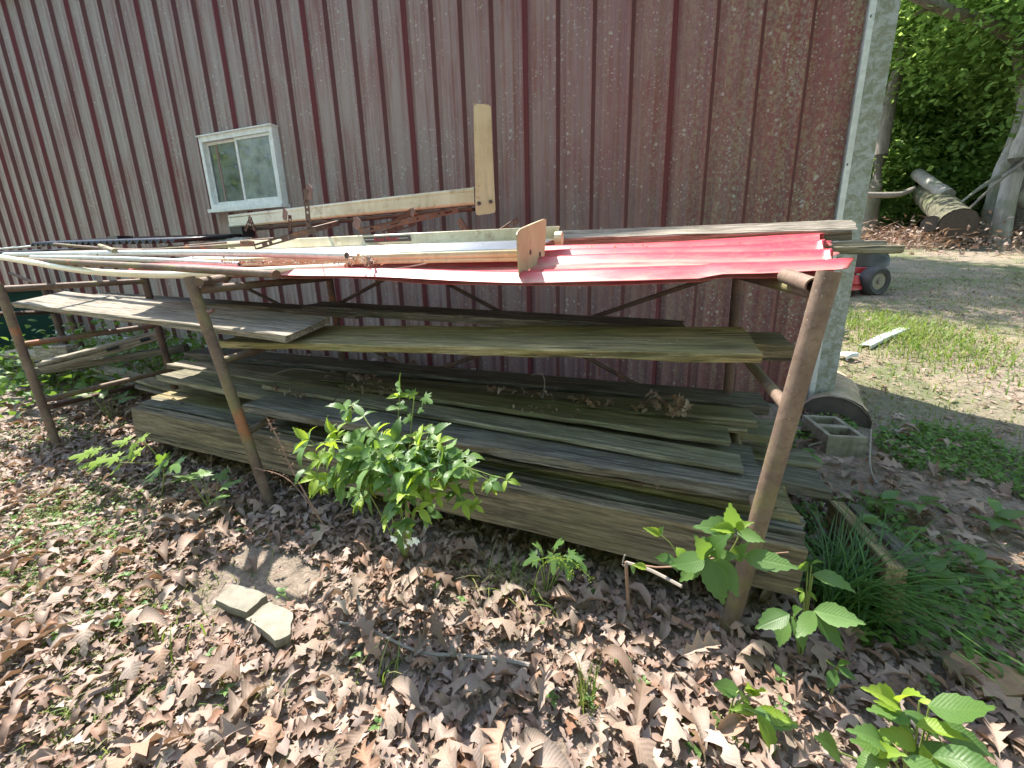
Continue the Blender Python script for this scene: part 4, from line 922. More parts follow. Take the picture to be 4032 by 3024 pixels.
shrub('young_bramble', 'tall bright bramble in the bottom right corner', 'bramble', (3600, 3060, .74), [((3530, 2770, .74), (-1, .7), .10, bly), ((3540, 2765, .74), (.15, 1), .085, bly), ((3545, 2790, .74), (-1, .35), .06, bly), ((3560, 2800, .74), (.9, -.5), .07, bll), ((3660, 2780, .74), (.8, 1.1), .115, bl), ((3580, 2830, .73), (-.9, .2), .09, bll), ((3610, 2860, .72), (.9, .3), .08, bly), ((3480, 2930, .70), (-.9, .6), .10, bll), ((3560, 2990, .68), (.8, -.1), .10, bll), ((3680, 2980, .68), (.9, .2), .11, bll), ((3665, 2860, .74), (1, -.15), .10, bll), ((3590, 2870, .74), (-1, .8), .115, bll), ((3600, 2920, .72), (-1, .25), .09, bly), ((3640, 2925, .72), (1, -.5), .14, bll), ((3630, 2935, .71), (.1, -1), .10, bly), ((3540, 2960, .70), (-1, .2), .10, bll), ((3500, 2975, .69), (-.8, -.8), .09, bll), ((3300, 2960, .68), (-.7, .9), .11, bll), ((3440, 2960, .69), (.5, .9), .07, bly), ((3560, 2900, .73), (.6, -.9), .06, bll), ((3620, 2760, .76), (.6, .3), .03, bly)])
shrub('young_bramble', 'small three-leaved plant on the brown leaves at right, lower half', 'bramble', (3290, 2660, .92), [((3285, 2620, .92), (-.6, .7), .05, bl), ((3300, 2615, .92), (.5, .8), .04, bl), ((3300, 2630, .91), (1, -.4), .045, bl), ((3290, 2640, .9), (-.4, -1), .055, bl)])
shrub('grapevine_seedling', 'heart-shaped vine leaves in the shade under the timber stack', 'vine', (2150, 2270, .98), [((2130, 2160, .98), (-.3, .6), .05, mpl), ((2110, 2190, .97), (-.8, -.6), .06, mpl), ((2190, 2140, .99), (.5, .5), .05, mpl), ((2180, 2190, .96), (.1, -1), .06, mpl), ((2240, 2180, .97), (.9, -.2), .05, mpl), ((2230, 2210, .96), (.3, -1), .06, mpl), ((2270, 2200, .98), (.9, -.6), .05, mpl)])
# ferny young plants right of the rack
for k, (x, y, Y, lab) in enumerate(((3480, 1950, 1.7, 'leafy seedling in shade right of the jutting planks'), (3400, 1990, 1.55, 'green seedling beside the leaning frame board'), (3620, 1960, 1.75, 'seedling with upright leaves on the right moss'), (3930, 1990, 1.75, 'five-leaved creeper at the right edge'), (3700, 2210, 1.35, 'low three-leaved plant right of the grass clump'), (3850, 2160, 1.45, 'low three-leaved plant near the right edge'), (3180, 1640, 2.0, 'large-leaved weed growing by the concrete block'), (3540, 2080, 1.45, 'small seedling beside the frame board end'))):
    b_ = P(x, y, Y); b_.z = g(b_.x, b_.y); o = empty('seedling', b_, lab, 'seedling')
    top = b_ + Vector((0, 0, .09)); stem(o, [b_, top], .002, .0012, n=2)
    for j in range(R.choice((5, 6, 7))):
        a = j * 1.15 + k; d = Vector((math.cos(a), math.sin(a), R.uniform(0, .25))); put_leaf(o, R.choice(bl + bll), b_ + Vector((0, 0, .05 + .01 * j)), d, Vector((0, 0, 1)) + rv(.2), R.uniform(.06, .10))
for k in range(46):                      # tiny seedlings scattered in the leaf litter
    for _ in range(20):
        x, y = R.uniform(-2.2, 1.6), R.uniform(.45, 1.3)
        if x > -.2 or y < 1: break
    b_ = Vector((x, y, g(x, y) + .012)); o = empty('sprout', b_, 'tiny green sprout among the brown fallen leaves', 'sprout', 'sprouts in the leaf litter')
    for j in range(4):
        a = j * 1.57 + k; put_leaf(o, R.choice(bl), b_ + Vector((0, 0, .012 + .004 * j)), Vector((math.cos(a), math.sin(a), .25)), Vector((0, 0, 1)), R.uniform(.014, .026))

# ------------------------------------------------------------------ dried stalk by the middle post
o = empty('dried_flower_stalk', P(1240, 1960, 1.0), 'dry brown seed-head stalk leaning before the timber by the middle post', 'stalk')
r0 = P(1290, 1990, .98); r0.z = g(r0.x, r0.y)
q = stem(o, [r0, P(1160, 1870, .98), P(1100, 1740, .99), P(1050, 1645, 1.0)], .003, .0015, M_DRYST); q2 = stem(o, [r0, P(1150, 1900, .97), P(1000, 1842, .95)], .002, .0012, M_DRYST)
mb = MB()
for i in range(260):
    t = R.random(); b_ = q[int(4 + t * 6)] if R.random() < .7 else q2[int(5 + t * 5)]; c = b_ + Vector((R.gauss(0, .011), R.gauss(0, .011), R.gauss(0, .011))); s_ = R.uniform(.0015, .004)
    mb.poly([c + rv(s_), c + rv(s_), c + rv(s_)]); mb.poly([c + rv(s_), c + rv(s_), c + rv(s_)])
tag(mb.build('seed_heads', M_DRYST, o), kind='stuff')

# ------------------------------------------------------------------ grass
def blades(n, place, h, wd, lean, mat=M_GRASS, name='grass', seg=4):
    """curved tapering grass blades as one mesh; place(i) -> x, y"""
    V, Fc, Rn = [], [], []
    for i in range(n):
        x, y, a = place(i); z = g(x, y) - .005; hh = h * R.uniform(.5, 1.2); ln = lean * R.uniform(.3, 1.3); w0 = wd * R.uniform(.6, 1.3); rr = R.random()
        dx, dy = math.cos(a), math.sin(a); px, py = -dy, dx; b0 = len(V)
        for k in range(seg + 1):
            t = k / seg; out = ln * hh * t * t; zz = hh * (t - .45 * lean * t * t * t); ww = w0 * (1 - t ** 1.6) + .0003
            cx, cy = x + dx * out, y + dy * out
            V += [(cx - px * ww, cy - py * ww, z + zz), (cx + px * ww, cy + py * ww, z + zz)]; Rn += [rr, rr]
        for k in range(seg): Fc.append((b0 + 2 * k, b0 + 2 * k + 1, b0 + 2 * k + 3, b0 + 2 * k + 2))
    o = bpy.data.objects.new(name, mesh_np(name, V, Fc, mat, True, Rn)); C.objects.link(o); return o
gc = P(3370, 2400, 1.2)
tag(blades(300, lambda i: (gc.x - .03 + R.gauss(0, .035), gc.y + R.gauss(0, .03), R.uniform(-1.1, 1.2) if R.random() < .75 else R.uniform(1.2, 3.6)), .34, .0026, 1.1, mat=M_GRASSD, name='grass_clump', seg=7), 'dark green clump of long arching grass at the right end of the timbers', 'grass')
gt = P(2300, 2800, .72); tag(blades(38, lambda i: (gt.x + R.gauss(0, .009), gt.y + R.gauss(0, .012), R.uniform(0, 6.28)), .13, .0016, .3, name='grass_tuft', seg=5), 'upright bright grass tuft in the sunlit leaves, bottom centre', 'grass', 'grass tufts')
gt2 = P(2010, 2320, .98); tag(blades(70, lambda i: (gt2.x + R.gauss(0, .06), gt2.y + R.gauss(0, .03), R.uniform(0, 6.28)), .12, .0013, .9, name='grass_tuft', seg=5), 'thin wispy grass tuft in the shade below the timber', 'grass', 'grass tufts')
gt3 = P(820, 2950, .52); tag(blades(9, lambda i: (gt3.x + R.gauss(0, .04), gt3.y + R.gauss(0, .03), R.uniform(0, 6.28)), .13, .003, .6, name='grass_tuft', seg=5), 'few broad grass blades at the bottom left', 'grass', 'grass tufts')
gt4 = P(1530, 2900, .62); tag(blades(9, lambda i: (gt4.x + R.gauss(0, .03), gt4.y + R.gauss(0, .03), R.uniform(-1, 2)), .14, .002, .6, name='grass_tuft', seg=5), 'single arching grass blades in the leaves, bottom centre left', 'grass', 'grass tufts')
gh = empty('grass_seed_head', P(2110, 2330, .95), 'pale drooping grass seed head catching the sun before the stack', 'grass')
for pts in (((2100, 2340), (2130, 2230), (2230, 2200), (2330, 2280)), ((2100, 2210), (2180, 2195), (2240, 2240), (2245, 2275)), ((2115, 2380), (2180, 2400), (2210, 2510), (2212, 2515))):
    q = stem(gh, [P(x, y, .9) for x, y in pts], .0011, .0006, M_LEAFY); mb = MB()
    for p in q[4:]:
        for _ in range(14): c = p + rv(.008); mb.poly([c, c + rv(.004), c + rv(.004)])
    tag(mb.build('seeds', M_LEAFY, gh), kind='stuff')
def vis(x, y):
    if -1.30 < x < -.96 and .62 < y < .86 and R.random() < .93: return False
    if y < 0.2: return False
    if x < CX + .2 and y > D: return False
    return True
def patch(x, y): return math.sin(x * 1.9 + 1.3 * math.sin(y * 1.3)) + math.sin(y * 2.3 + x * .7) + .6 * math.sin(x * 5.1 - y * 3.7)
def scat(n, x0, x1, y0, y1, cond):
    out = []; k = 0
    while len(out) < n and k < n * 60:
        k += 1; t = R.random(); y = y0 * (y1 / y0) ** t; x = R.uniform(x0, x1 * (1 if y > 4 else 1))
        if cond(x, y): out.append((x, y, R.uniform(0, 6.28)))
    return out
L_ = scat(12500, 1.0, 13, 2.2, 17, lambda x, y: x < .5 + y * .85 and (x > CX + .2 or y < D) and (patch(x, y) > .1 or R.random() < .18))
tag(blades(len(L_), lambda i: L_[i], .05, .0028, .7, name='lawn_grass', seg=3), kind='stuff')['label'] = 'patchy yard grass'
L2 = [(R.gauss(2.35, .35), R.gauss(4.9, .5), R.uniform(0, 6.28)) for _ in range(2600)]
L2 = [p for p in L2 if p[0] > CX + .4]
tag(blades(len(L2), lambda i: L2[i], .14, .0035, 1.0, name='tall_grass', seg=4), 'bright tall grass in the sun before the mower', 'grass', kind='stuff')
L3 = [(R.gauss(-1.75, .35), R.gauss(.62, .14), R.uniform(0, 6.28)) for _ in range(1300)] + [(R.gauss(cx_, .06), R.gauss(cy_, .045), R.uniform(0, 6.28)) for cx_, cy_ in ((-1.3, .42), (-1.5, .5), (-1.62, .42), (-1.38, .55), (-1.8, .5), (-2.0, .62), (-1.15, .33), (-2.2, .7)) for _ in range(110)] + [(R.gauss(-2.5, .5), R.gauss(.9, .25), R.uniform(0, 6.28)) for _ in range(1500)] + [(R.gauss(-1.0, .25), R.gauss(.35, .1), R.uniform(0, 6.28)) for _ in range(260)]
tag(blades(len(L3), lambda i: L3[i], .045, .0016, .8, name='short_grass', seg=3), kind='stuff')['label'] = 'short grass between the leaves at the left'
L4 = [(R.uniform(-8.5, -3.5), R.uniform(1.6, 7.0), R.uniform(0, 6.28)) for _ in range(5200)]
L4 = [p for p in L4 if not (D - .06 < p[1] < D + 1.5)]
tag(blades(len(L4), lambda i: L4[i], .16, .006, .8, name='back_grass', seg=3), kind='stuff')['label'] = 'grass by the far left end of the wall'

# ------------------------------------------------------------------ scattered small leaves as joined meshes
def leafset(name, st, mat, items, fold=.2, bend=.15, smooth=True):
    """items: x, y, z, yaw, pitch, roll, size"""
    base = []
    for t, wd in st: base += [(-wd, t - .5, fold * wd + bend * math.sin(t * 3)), (0, t - .5, bend * math.sin(t * 3)), (wd, t - .5, fold * wd + bend * math.sin(t * 3))]
    base = np.array(base); k = len(base); m_ = len(st)
    bf = np.array([(3*i, 3*i+1, 3*i+4, 3*i+3) for i in range(m_ - 1)] + [(3*i+1, 3*i+2, 3*i+5, 3*i+4) for i in range(m_ - 1)])
    it = np.array(items); n = len(it); ya, pi, ro, sz = it[:, 3], it[:, 4], it[:, 5], it[:, 6]
    fv = 1 + NR.uniform(-.9, .9, (n, 1)); bx = base[None, :, 0] * NR.uniform(.75, 1.2, (n, 1)); by = np.repeat(base[None, :, 1], n, 0); bz = (base[None, :, 2]) * fv + NR.uniform(-.35, .35, (n, 1)) * bx * by * 2
    cr, sr = np.cos(ro)[:, None], np.sin(ro)[:, None]; x1, z1 = bx * cr + bz * sr, -bx * sr + bz * cr
    cp, sp = np.cos(pi)[:, None], np.sin(pi)[:, None]; y2, z2 = by * cp - z1 * sp, by * sp + z1 * cp
    cy, sy = np.cos(ya)[:, None], np.sin(ya)[:, None]; x3, y3 = x1 * cy - y2 * sy, x1 * sy + y2 * cy
    v = np.stack([x3, y3, z2], -1) * sz[:, None, None] + it[:, None, :3]
    f = (bf[None] + (np.arange(n) * k)[:, None, None]).reshape(-1, 4)
    o = bpy.data.objects.new(name, mesh_np(name, v.reshape(-1, 3), f, mat, smooth, np.repeat(NR.random(n), k))); C.objects.link(o); return o
def onground(n, x0, x1, y0, y1, s0, s1, tilt, zlift, cond=None, name='leaf_litter'):
    it = []
    while len(it) < n:
        x, y = R.uniform(x0, x1), R.uniform(y0, y1)
        if not vis(x, y) or (cond and not cond(x, y)): continue
        s_ = R.uniform(s0, s1); it.append((x, y, g(x, y) + R.uniform(.002, zlift), R.uniform(0, 6.28), R.gauss(0, tilt), R.gauss(0, tilt), s_))
    return it
OAKJ = [(0, .006), (.12, .01), (.22, .13), (.32, .06), (.48, .24), (.57, .07), (.74, .24), (.82, .07), (.92, .07), (1, .004)]
def greenpatch(x, y): return x < -1.6 and y < .95 and math.sin(x * 5) + math.sin(y * 9 + x * 3) > .3
it = onground(17500, -3.6, 1.9, .15, 1.9, .022, .070, .22, .020, lambda x, y: not (x > .9 and y > 1.3 and R.random() < .7) and not (greenpatch(x, y) and R.random() < .6))
it += onground(1500, -5, 1.5, 1.2, 2.9, .05, .11, .3, .03)
it2 = it[::3]; it = [q for i_, q in enumerate(it) if i_ % 3]
o = leafset('leaf_litter', OAKJ, M_DRYJ, it, fold=.38, bend=.16); tag(o, kind='stuff')['label'] = 'dry brown oak leaves covering the ground'
o2 = leafset('leaf_litter', [(0, .01), (.2, .15), (.45, .2), (.6, .13), (.8, .16), (1, .02)], M_DRYJ, it2, fold=.8, bend=.25); tag(o2, kind='stuff')['label'] = 'curled and broken brown leaves among the oak leaves'
it = onground(1500, .9, 8, 1.6, 9, .03, .08, .3, .02, lambda x, y: x < .7 + y * .85)
it += onground(9000, .9, 6, 1.6, 8.5, .015, .045, .3, .015, lambda x, y: x < .7 + y * .85)
o = leafset('yard_debris', OAKJ, M_DRYJ, it); tag(o, kind='stuff')['label'] = 'bits of dry leaves and bark in the yard'
it = onground(15000, -3, 1.8, .2, 1.6, .006, .028, .45, .014); o = leafset('leaf_crumbs', [(0, .02), (.3, .3), (.7, .25), (1, .02)], M_DRYJ, it); tag(o, kind='stuff')['label'] = 'crumbled leaf bits'
SM = [(0, .02), (.3, .26), (.65, .22), (1, .01)]
it = onground(9500, .55, 2.6, .95, 2.9, .012, .036, .35, .05, lambda x, y: patch(x * 2.2, y * 2.2) + (x - .9) * .8 > .1 and x < .6 + y * .85)
it += onground(2600, -3.4, -1.2, .35, 1.6, .010, .026, .35, .03, lambda x, y: patch(x * 2.4 + 2, y * 2.4) > .5)
it += onground(3200, 1.1, 7, 2.9, 9, .012, .03, .4, .04, lambda x, y: patch(x * 1.3, y * 1.3) > -.1 and x < .6 + y * .85)
o = leafset('ground_cover', SM, M_LEAFS, it); tag(o, kind='stuff')['label'] = 'small green weeds covering the soil'
# creeping plants at the left behind the posts
it = []
for _ in range(1900):
    x, y = min(R.uniform(-5.6, -3.1), R.uniform(-4.6, -3.1)), R.uniform(.95, 2.7); it.append((x, y, g(x, y) + abs(R.gauss(0, .16)), R.uniform(0, 6.28), R.gauss(0, .5), R.gauss(0, .5), R.uniform(.03, .07)))
o = leafset('undergrowth', OVATE, M_LEAFS, it); tag(o, kind='stuff')['label'] = 'green undergrowth behind the left post'
# the largest fallen leaves in front: one object each, parts of the ground
k = 0
while k < 300:
    t = R.random(); x, y = R.uniform(-1.7, 1.2), R.uniform(.25, 1.15)
    if x < -1.0 and y < .35: continue
    if -1.42 < x < -.86 and .5 < y < .93: continue
    if y > 1.02 and x < .3: continue
    if (x > .75 and y > 1.0): continue
    s_ = R.uniform(.07, .125); a = R.uniform(0, 6.28); tl = R.uniform(-.18, .22)
    put_leaf(ground, R.choice(oaks), Vector((x, y, g(x, y) + R.uniform(.022, .042))), Vector((math.cos(a), math.sin(a), tl)), Vector((R.gauss(0, .2), R.gauss(0, .2), 1)), s_, 'fallen_leaf', R.uniform(.8, 1.1)); k += 1
# dry leaves lodged on the rack
it = []
def lodged(n, xa, ya, Ya, xb, yb, Yb, s0, s1, up_=.012, spread=.03):
    for _ in range(n):
        t = R.random(); p = lerp(P(xa, ya, Ya), P(xb, yb, Yb), t) + Vector((0, R.gauss(0, spread), R.uniform(0, up_)))
        it.append((p.x, p.y, p.z, R.uniform(0, 6.28), R.gauss(0, .6), R.gauss(0, .6), R.uniform(s0, s1)))
lodged(150, 880, 1036, 1.42, 1390, 1046, 1.36, .008, .026, .006, .03); lodged(26, 1380, 1040, 1.36, 1480, 1052, 1.33, .02, .05, .015, .02); lodged(40, 400, 1010, 1.56, 1000, 1012, 1.5, .012, .03, .01, .02)
lodged(34, 1300, 1478, 1.55, 1520, 1512, 1.5, .02, .05, .012, .04); lodged(60, 1900, 1540, 1.55, 2560, 1625, 1.52, .02, .05, .012, .02); lodged(20, 2560, 1610, 1.55, 2700, 1640, 1.5, .04, .09, .03, .02)
lodged(40, 1380, 1535, 1.4, 1540, 1550, 1.38, .015, .04, .01, .03); lodged(14, 1075, 1545, 1.28, 1200, 1570, 1.26, .02, .05, .01, .01)
lodged(8, 650, 1580, 1.28, 850, 1640, 1.25, .02, .05, .01, .01); lodged(3, 2540, 1925, 1.2, 2600, 1935, 1.18, .06, .08, .01, .01); lodged(20, 2000, 1600, 1.4, 2300, 1640, 1.4, .01, .03, .01, .02); lodged(14, 1800, 990, 1.7, 3000, 960, 1.9, .01, .03, .004, .1)
o = leafset('lodged_leaves', OAKJ, M_DRYJ, it, fold=.5, bend=.3); tag(o, kind='stuff')['label'] = 'dry leaves and crumbs lodged between boards and pipes'
# twigs and sticks
def stick(label, pts, r0, r1, mat=M_STICK, cat='stick', name='stick', extra=()):
    q = curve3([Vector(p) for p in pts], 12); mb = MB(); mb.tube(q, [lerp(r0, r1, i / 12) * R.uniform(.88, 1.12) for i in range(13)], 7)
    o = mb.build(name, mat, smooth=True)
    for e in extra:
        m2 = MB(); m2.tube(curve3([Vector(p) for p in e], 6), [r1 * (1.2 - .1 * i) for i in range(7)], 5); m2.build('twig', mat, o)
    return tag(o, label, cat)
def PG(x, y, lift=.02):                # the point of the ground seen at a photo point
    r = ray(x, y); t = .3
    while t < 40:
        p = CAM + r * t
        if p.z < g(p.x, p.y) + lift: return p
        t += .01
    return p
stick('long forked grey twig lying on the sunlit leaves', [PG(1330, 2450, .03), PG(1450, 2475, .04), PG(1640, 2565, .04), PG(1800, 2580, .04), PG(1960, 2595, .04), PG(2105, 2625, .035)], .003, .0055, extra=([PG(1450, 2475, .04), PG(1415, 2380, .05), PG(1400, 2280, .06)], [PG(1460, 2478, .04), PG(1400, 2560, .03)], [PG(1790, 2580, .04), PG(1780, 2540, .06)]))
stick('short brown stick upright in the leaves at lower left', [PG(655, 2790, .02), PG(675, 2700, .05)], .008, .007, M_STICK)
stick('thin crooked twig hanging over the scrawled board', [P(1355, 1462, 1.45), P(1350, 1530, 1.3), P(1292, 1605, 1.17)], .0025, .002, M_RUSTD, 'twig', 'twig')
stick('thin forked twig standing on the rear boards', [P(2130, 1468, 1.6), P(2145, 1500, 1.6), P(2137, 1570, 1.55)], .002, .002, M_STICK, 'twig', 'twig', ([P(2130, 1468, 1.6), P(2090, 1478, 1.6)],))
stick('thin twig arching over the left middle shelf boards', [P(1080, 1473, 1.38), P(1160, 1452, 1.45), P(1290, 1465, 1.5)], .0022, .0015, M_STICK, 'twig', 'twig')
stick('crooked dark twig on the red sheet behind the pipe ends', [P(1500, 1060, 1.31), P(1580, 1055, 1.33), P(1680, 1037, 1.40)], .002, .0025, M_STICK, 'twig', 'twig')
stick('dead branch stub on the grass behind the post', [PG(3200, 1330, .04), PG(3270, 1310, .06), PG(3330, 1308, .05)], .045, .03, M_BARK)
stick('bleached broken stick upright in the shade by the block', [PG(3450, 1905, .02), PG(3425, 1830, .06), PG(3430, 1690, .1)], .006, .004, M_STICK)
stick('twisted dark twig beside the concrete block', [PG(3180, 1755, .04), PG(3260, 1740, .05), PG(3360, 1760, .03)], .006, .004, M_BARK)
stick('thin branch lying in the grass at far right', [PG(3780, 960, .03), PG(3880, 950, .05), PG(4000, 955, .03)], .04, .03, M_BARK2)
# ------------------------------------------------------------------ small things on the ground
def slab(label, cat, name, quad, th, mat, lift=.03):
    mb = MB(); t = [PG(x, y, lift) for x, y in quad]; n = 8
    top = [v + Vector((0, 0, R.uniform(-.003, .003))) for v in t]; ring = []
    for i in range(len(top)):
        for k_ in range(4): ring.append(lerp(top[i], top[(i + 1) % len(top)], k_ / 4) + Vector((R.uniform(-.003, .003), R.uniform(-.003, .003), R.uniform(-.0015, .0015))))
    m_ = len(ring); mb.v = ring + [v - Vector((0, 0, th)) for v in ring]; mb.f = [list(range(m_))[::-1] if (top[1] - top[0]).cross(top[2] - top[1]).z < 0 else list(range(m_)), [m_ + i for i in range(m_)]] + [[i, (i + 1) % m_, m_ + (i + 1) % m_, m_ + i] for i in range(m_)]
    return tag(mb.build(name, mat), label, cat)
slab('pale square flagstone, farther of two on the leaves', 'flagstone', 'flagstone', ((915, 2295), (1050, 2338), (968, 2412), (845, 2368)), .025, M_STONE, .05)
slab('pale flagstone nearest the camera with a shadow stripe', 'flagstone', 'flagstone', ((1060, 2366), (1155, 2415), (1140, 2500), (1085, 2520), (966, 2436)), .025, M_STONE, .05)
slab('torn brown bark slab at the right edge', 'bark', 'bark_slab', ((3715, 2590), (3790, 2560), (4040, 2650), (4050, 2735), (3850, 2730), (3800, 2670), (3740, 2650)), .015, M_BARKP, .04)
mb = MB(); t = [PG(x, y, .035) for x, y in ((3260, 2410), (3370, 2415), (3395, 2480), (3420, 2530), (3330, 2490), (3290, 2480))]
a_, b_, c_, d_ = PG(3270, 2408, .04), PG(3372, 2418, .04), PG(3418, 2525, .03), PG(3300, 2490, .03); n_ = 26
for i in range(n_ + 1):
    u = i / n_; z = Vector((0, 0, .0035 * math.sin(i * 3.1416)))
    zz = Vector((0, 0, .0022 if i % 2 else -.0022)); mb.v += [lerp(a_, d_, u) + zz, lerp(b_, c_, u) + zz]
mb.f = [[2 * i, 2 * i + 1, 2 * i + 3, 2 * i + 2] for i in range(n_)]
tag(mb.build('corrugated_cardboard', M_CARD), 'torn piece of corrugated cardboard under the shaded bramble', 'cardboard')
def rock(label, x, y, r, mat, name='rock', cat='rock'):
    c = PG(x, y, r * .5); mb = MB(); rr = random.Random(int(x)); n = len(mb.v)
    for i in range(5):
        for j in range(9):
            th = math.pi * i / 4; ph = 2 * math.pi * j / 9; q = r * rr.uniform(.75, 1.15); mb.v.append(c + Vector((math.sin(th) * math.cos(ph) * q, math.sin(th) * math.sin(ph) * q, math.cos(th) * q * .6)))
    for i in range(4):
        for j in range(9): mb.f.append([i * 9 + j, (i + 1) * 9 + j, (i + 1) * 9 + (j + 1) % 9, i * 9 + (j + 1) % 9])
    return tag(mb.build(name, mat), label, cat)
rock('pale rock in the sun beyond the concrete block', 3545, 1708, .05, M_STONE); rock('smaller pale stone left of the pale rock', 3495, 1700, .035, M_STONE)
# concrete block with two hollow cells
cm = Matrix.Translation(P(3270, 1745, 2.22) + Vector((0, 0, -.0))) @ Matrix.Rotation(.18, 4, 'Z') @ Matrix.Rotation(-.05, 4, 'Y')
cb0 = P(3268, 1745, 2.42); zb = g(cb0.x, cb0.y) - .075
cm = Matrix.Translation((cb0.x, cb0.y, zb)) @ Matrix.Rotation(.12, 4, 'Z')
mb = MB(); W2, D2, H2, t_ = .085, .14, .17, .022
for a, b in (((-W2, -D2, 0), (-W2 + t_, D2, H2)), ((W2 - t_, -D2, 0), (W2, D2, H2)), ((-W2 + t_, -D2, 0), (W2 - t_, -D2 + t_, H2)), ((-W2 + t_, -.018, 0), (W2 - t_, .018, H2 )), ((-W2 + t_, D2 - t_, 0), (W2 - t_, D2, H2))):
    mb.box(a, b, cm)
tag(mb.build('concrete_block', M_BLOCK), 'hollow concrete block standing right of the rack by the big log', 'block')
# frame boards lying right of the stack
lumber('mossy board on edge slanting toward the grass clump', P(3262, 1965, 1.62), P(3492, 2222, 1.20), .045, .16, W_MOSS, edge=.001)
lumber('rotten grey board beside the slanting mossy board', P(3330, 1975, 1.72), P(3560, 2200, 1.30), .05, .03, W_DARK)
# big log lying by the wall corner
def log(label, a, b, r0, r1, mat, endmat, name='log', n=14, seg=22):
    mb = MB(); mb.tube([lerp(a, b, i / n) + rv(r0 * .03) for i in range(n + 1)], [lerp(r0, r1, i / n) * R.uniform(.96, 1.04) for i in range(n + 1)], seg, jit=.02)
    e = [mb.f.pop() for _ in range(2)]; o = mb.build(name, mat, smooth=True); tag(o, label, 'log')
    for p, q, r_ in ((a, b, r0), (b, a, r1)):
        m2 = MB(); d = (p - q).normalized(); Q = d.to_track_quat('Z', 'Y').to_matrix()
        rings = [m2.ring(p + d * (.004 + .002 * k_), r_ * (1 - k_ / 5) * 1.0 + .002, Q, seg, .03) for k_ in range(5)]
        for u, v in zip(rings, rings[1:]):
            for i in range(seg): j = (i + 1) % seg; m2.f.append([u + i, u + j, v + j, v + i])
        m2.f.append([rings[-1] + i for i in range(seg)]); m2.build('cut_end', endmat, o)
    return o
log('big stripped log with a dark end beside the wall corner', P(3280, 1668, 2.80), P(3262, 1480, 4.3), .175, .165, M_LOG, M_DARKEND)
# white gutter scraps
def strip3(label, pa, pb, w_, mat, name, cat):
    a, b = pa, pb; ex = (b - a).normalized(); h = Vector((-ex.y, ex.x, 0)).normalized(); mb = MB()
    pr = [(0, .0), (0, .03), (.005, .034), (w_, .026), (w_, 0)]
    for p in (a, lerp(a, b, .45) + Vector((0, 0, .012)), b):
        for y, z in pr: mb.v.append(p + h * y + Vector((0, 0, z)))
    mb.f = [[i * 5 + j, i * 5 + j + 1, (i + 1) * 5 + j + 1, (i + 1) * 5 + j] for i in range(2) for j in range(4)]
    o = tag(mb.build(name, mat), label, cat); md = o.modifiers.new('t', 'SOLIDIFY'); md.thickness = .002; return o
strip3('bent white gutter piece lying on the lawn', PG(3425, 1375, .01), PG(3580, 1305, .02), .08, M_WHITE, 'gutter_piece', 'gutter')
strip3('small white metal scrap on the lawn before the gutter piece', PG(3330, 1418, .02), PG(3378, 1405, .03), .08, M_WHITE, 'metal_scrap', 'scrap')
strip3('red metal scrap lying by the fallen logs', PG(3520, 950, .05), PG(3600, 935, .05), .5, M_MRED, 'metal_scrap', 'scrap')
strip3('white bent scrap standing by the fallen logs', PG(3500, 935, .05), PG(3528, 870, .25), .12, M_WHITE, 'metal_scrap', 'scrap')
strip3('rusty red panel leaning by the white scrap', PG(3485, 930, .05), PG(3512, 890, .3), .3, M_RUSTR, 'metal_scrap', 'scrap')

# ------------------------------------------------------------------ riding mower behind the wall corner
mo = P(3436, 1137, 6.9); mo.z = g(mo.x, mo.y) - .02
mw = empty('riding_mower', mo, 'dusty red and black riding mower parked beyond the wall corner', 'mower')
def wheel(c, r_, w_, ang):
    Q = Matrix.Rotation(ang, 3, 'Z'); o = None
    prof = [(r_ * .55, -w_ * .42), (r_ * .82, -w_ * .5), (r_ * .96, -w_ * .36), (r_, -w_ * .15), (r_, w_ * .15), (r_ * .96, w_ * .36), (r_ * .82, w_ * .5), (r_ * .55, w_ * .42)]
    mb = MB(); n = 28; k = len(prof)
    for i in range(n):
        a = 2 * math.pi * i / n; lug = 1.0 + (.018 if i % 2 else 0)
        for (rr, yy) in prof: q = rr * (lug if rr > r_ * .9 else 1); mb.v.append(c + Q @ Vector((math.cos(a) * q, yy, math.sin(a) * q)))
    for i in range(n):
        for j in range(k - 1): mb.f.append([i * k + j, i * k + j + 1, ((i + 1) % n) * k + j + 1, ((i + 1) % n) * k + j])
    t = mb.build('wheel', M_TYRE, mw, smooth=True)
    mb = MB(); mb.tube([c + Q @ Vector((0, -w_ * .3, 0)), c + Q @ Vector((0, -w_ * .36, 0))], r_ * .56, 20); mb.tube([c + Q @ Vector((0, -w_ * .36, 0)), c + Q @ Vector((0, -w_ * .52, 0))], r_ * .16, 12)
    mb.build('rim', M_BLOCK, t, smooth=True)
wheel(mo + Vector((0, 0, .20)), .20, .17, .5); wheel(mo + Vector((-.1, .75, .20)), .20, .16, .5)
wheel(mo + Vector((-1.25, -.05, .26)), .26, .24, .1); wheel(mo + Vector((-1.25, .8, .26)), .26, .24, .1)
def hull(sections, name, mat, parent=mw, sm=True):
    mb = MB(); k = len(sections[0]); mb.v = [mo + Vector(p) for s_ in sections for p in s_]
    for i in range(len(sections) - 1):
        for j in range(k): mb.f.append([i * k + j, i * k + (j + 1) % k, (i + 1) * k + (j + 1) % k, (i + 1) * k + j])
    mb.f.append(list(range(k))); mb.f.append([(len(sections) - 1) * k + j for j in range(k)][::-1])
    return mb.build(name, mat, parent, smooth=sm)
def sec(x, y0, y1, z0, z1, c): return [(x, y0, z0), (x, y0, z1 - c), (x, y0 + c, z1), (x, y1 - c, z1), (x, y1, z1 - c), (x, y1, z0)]
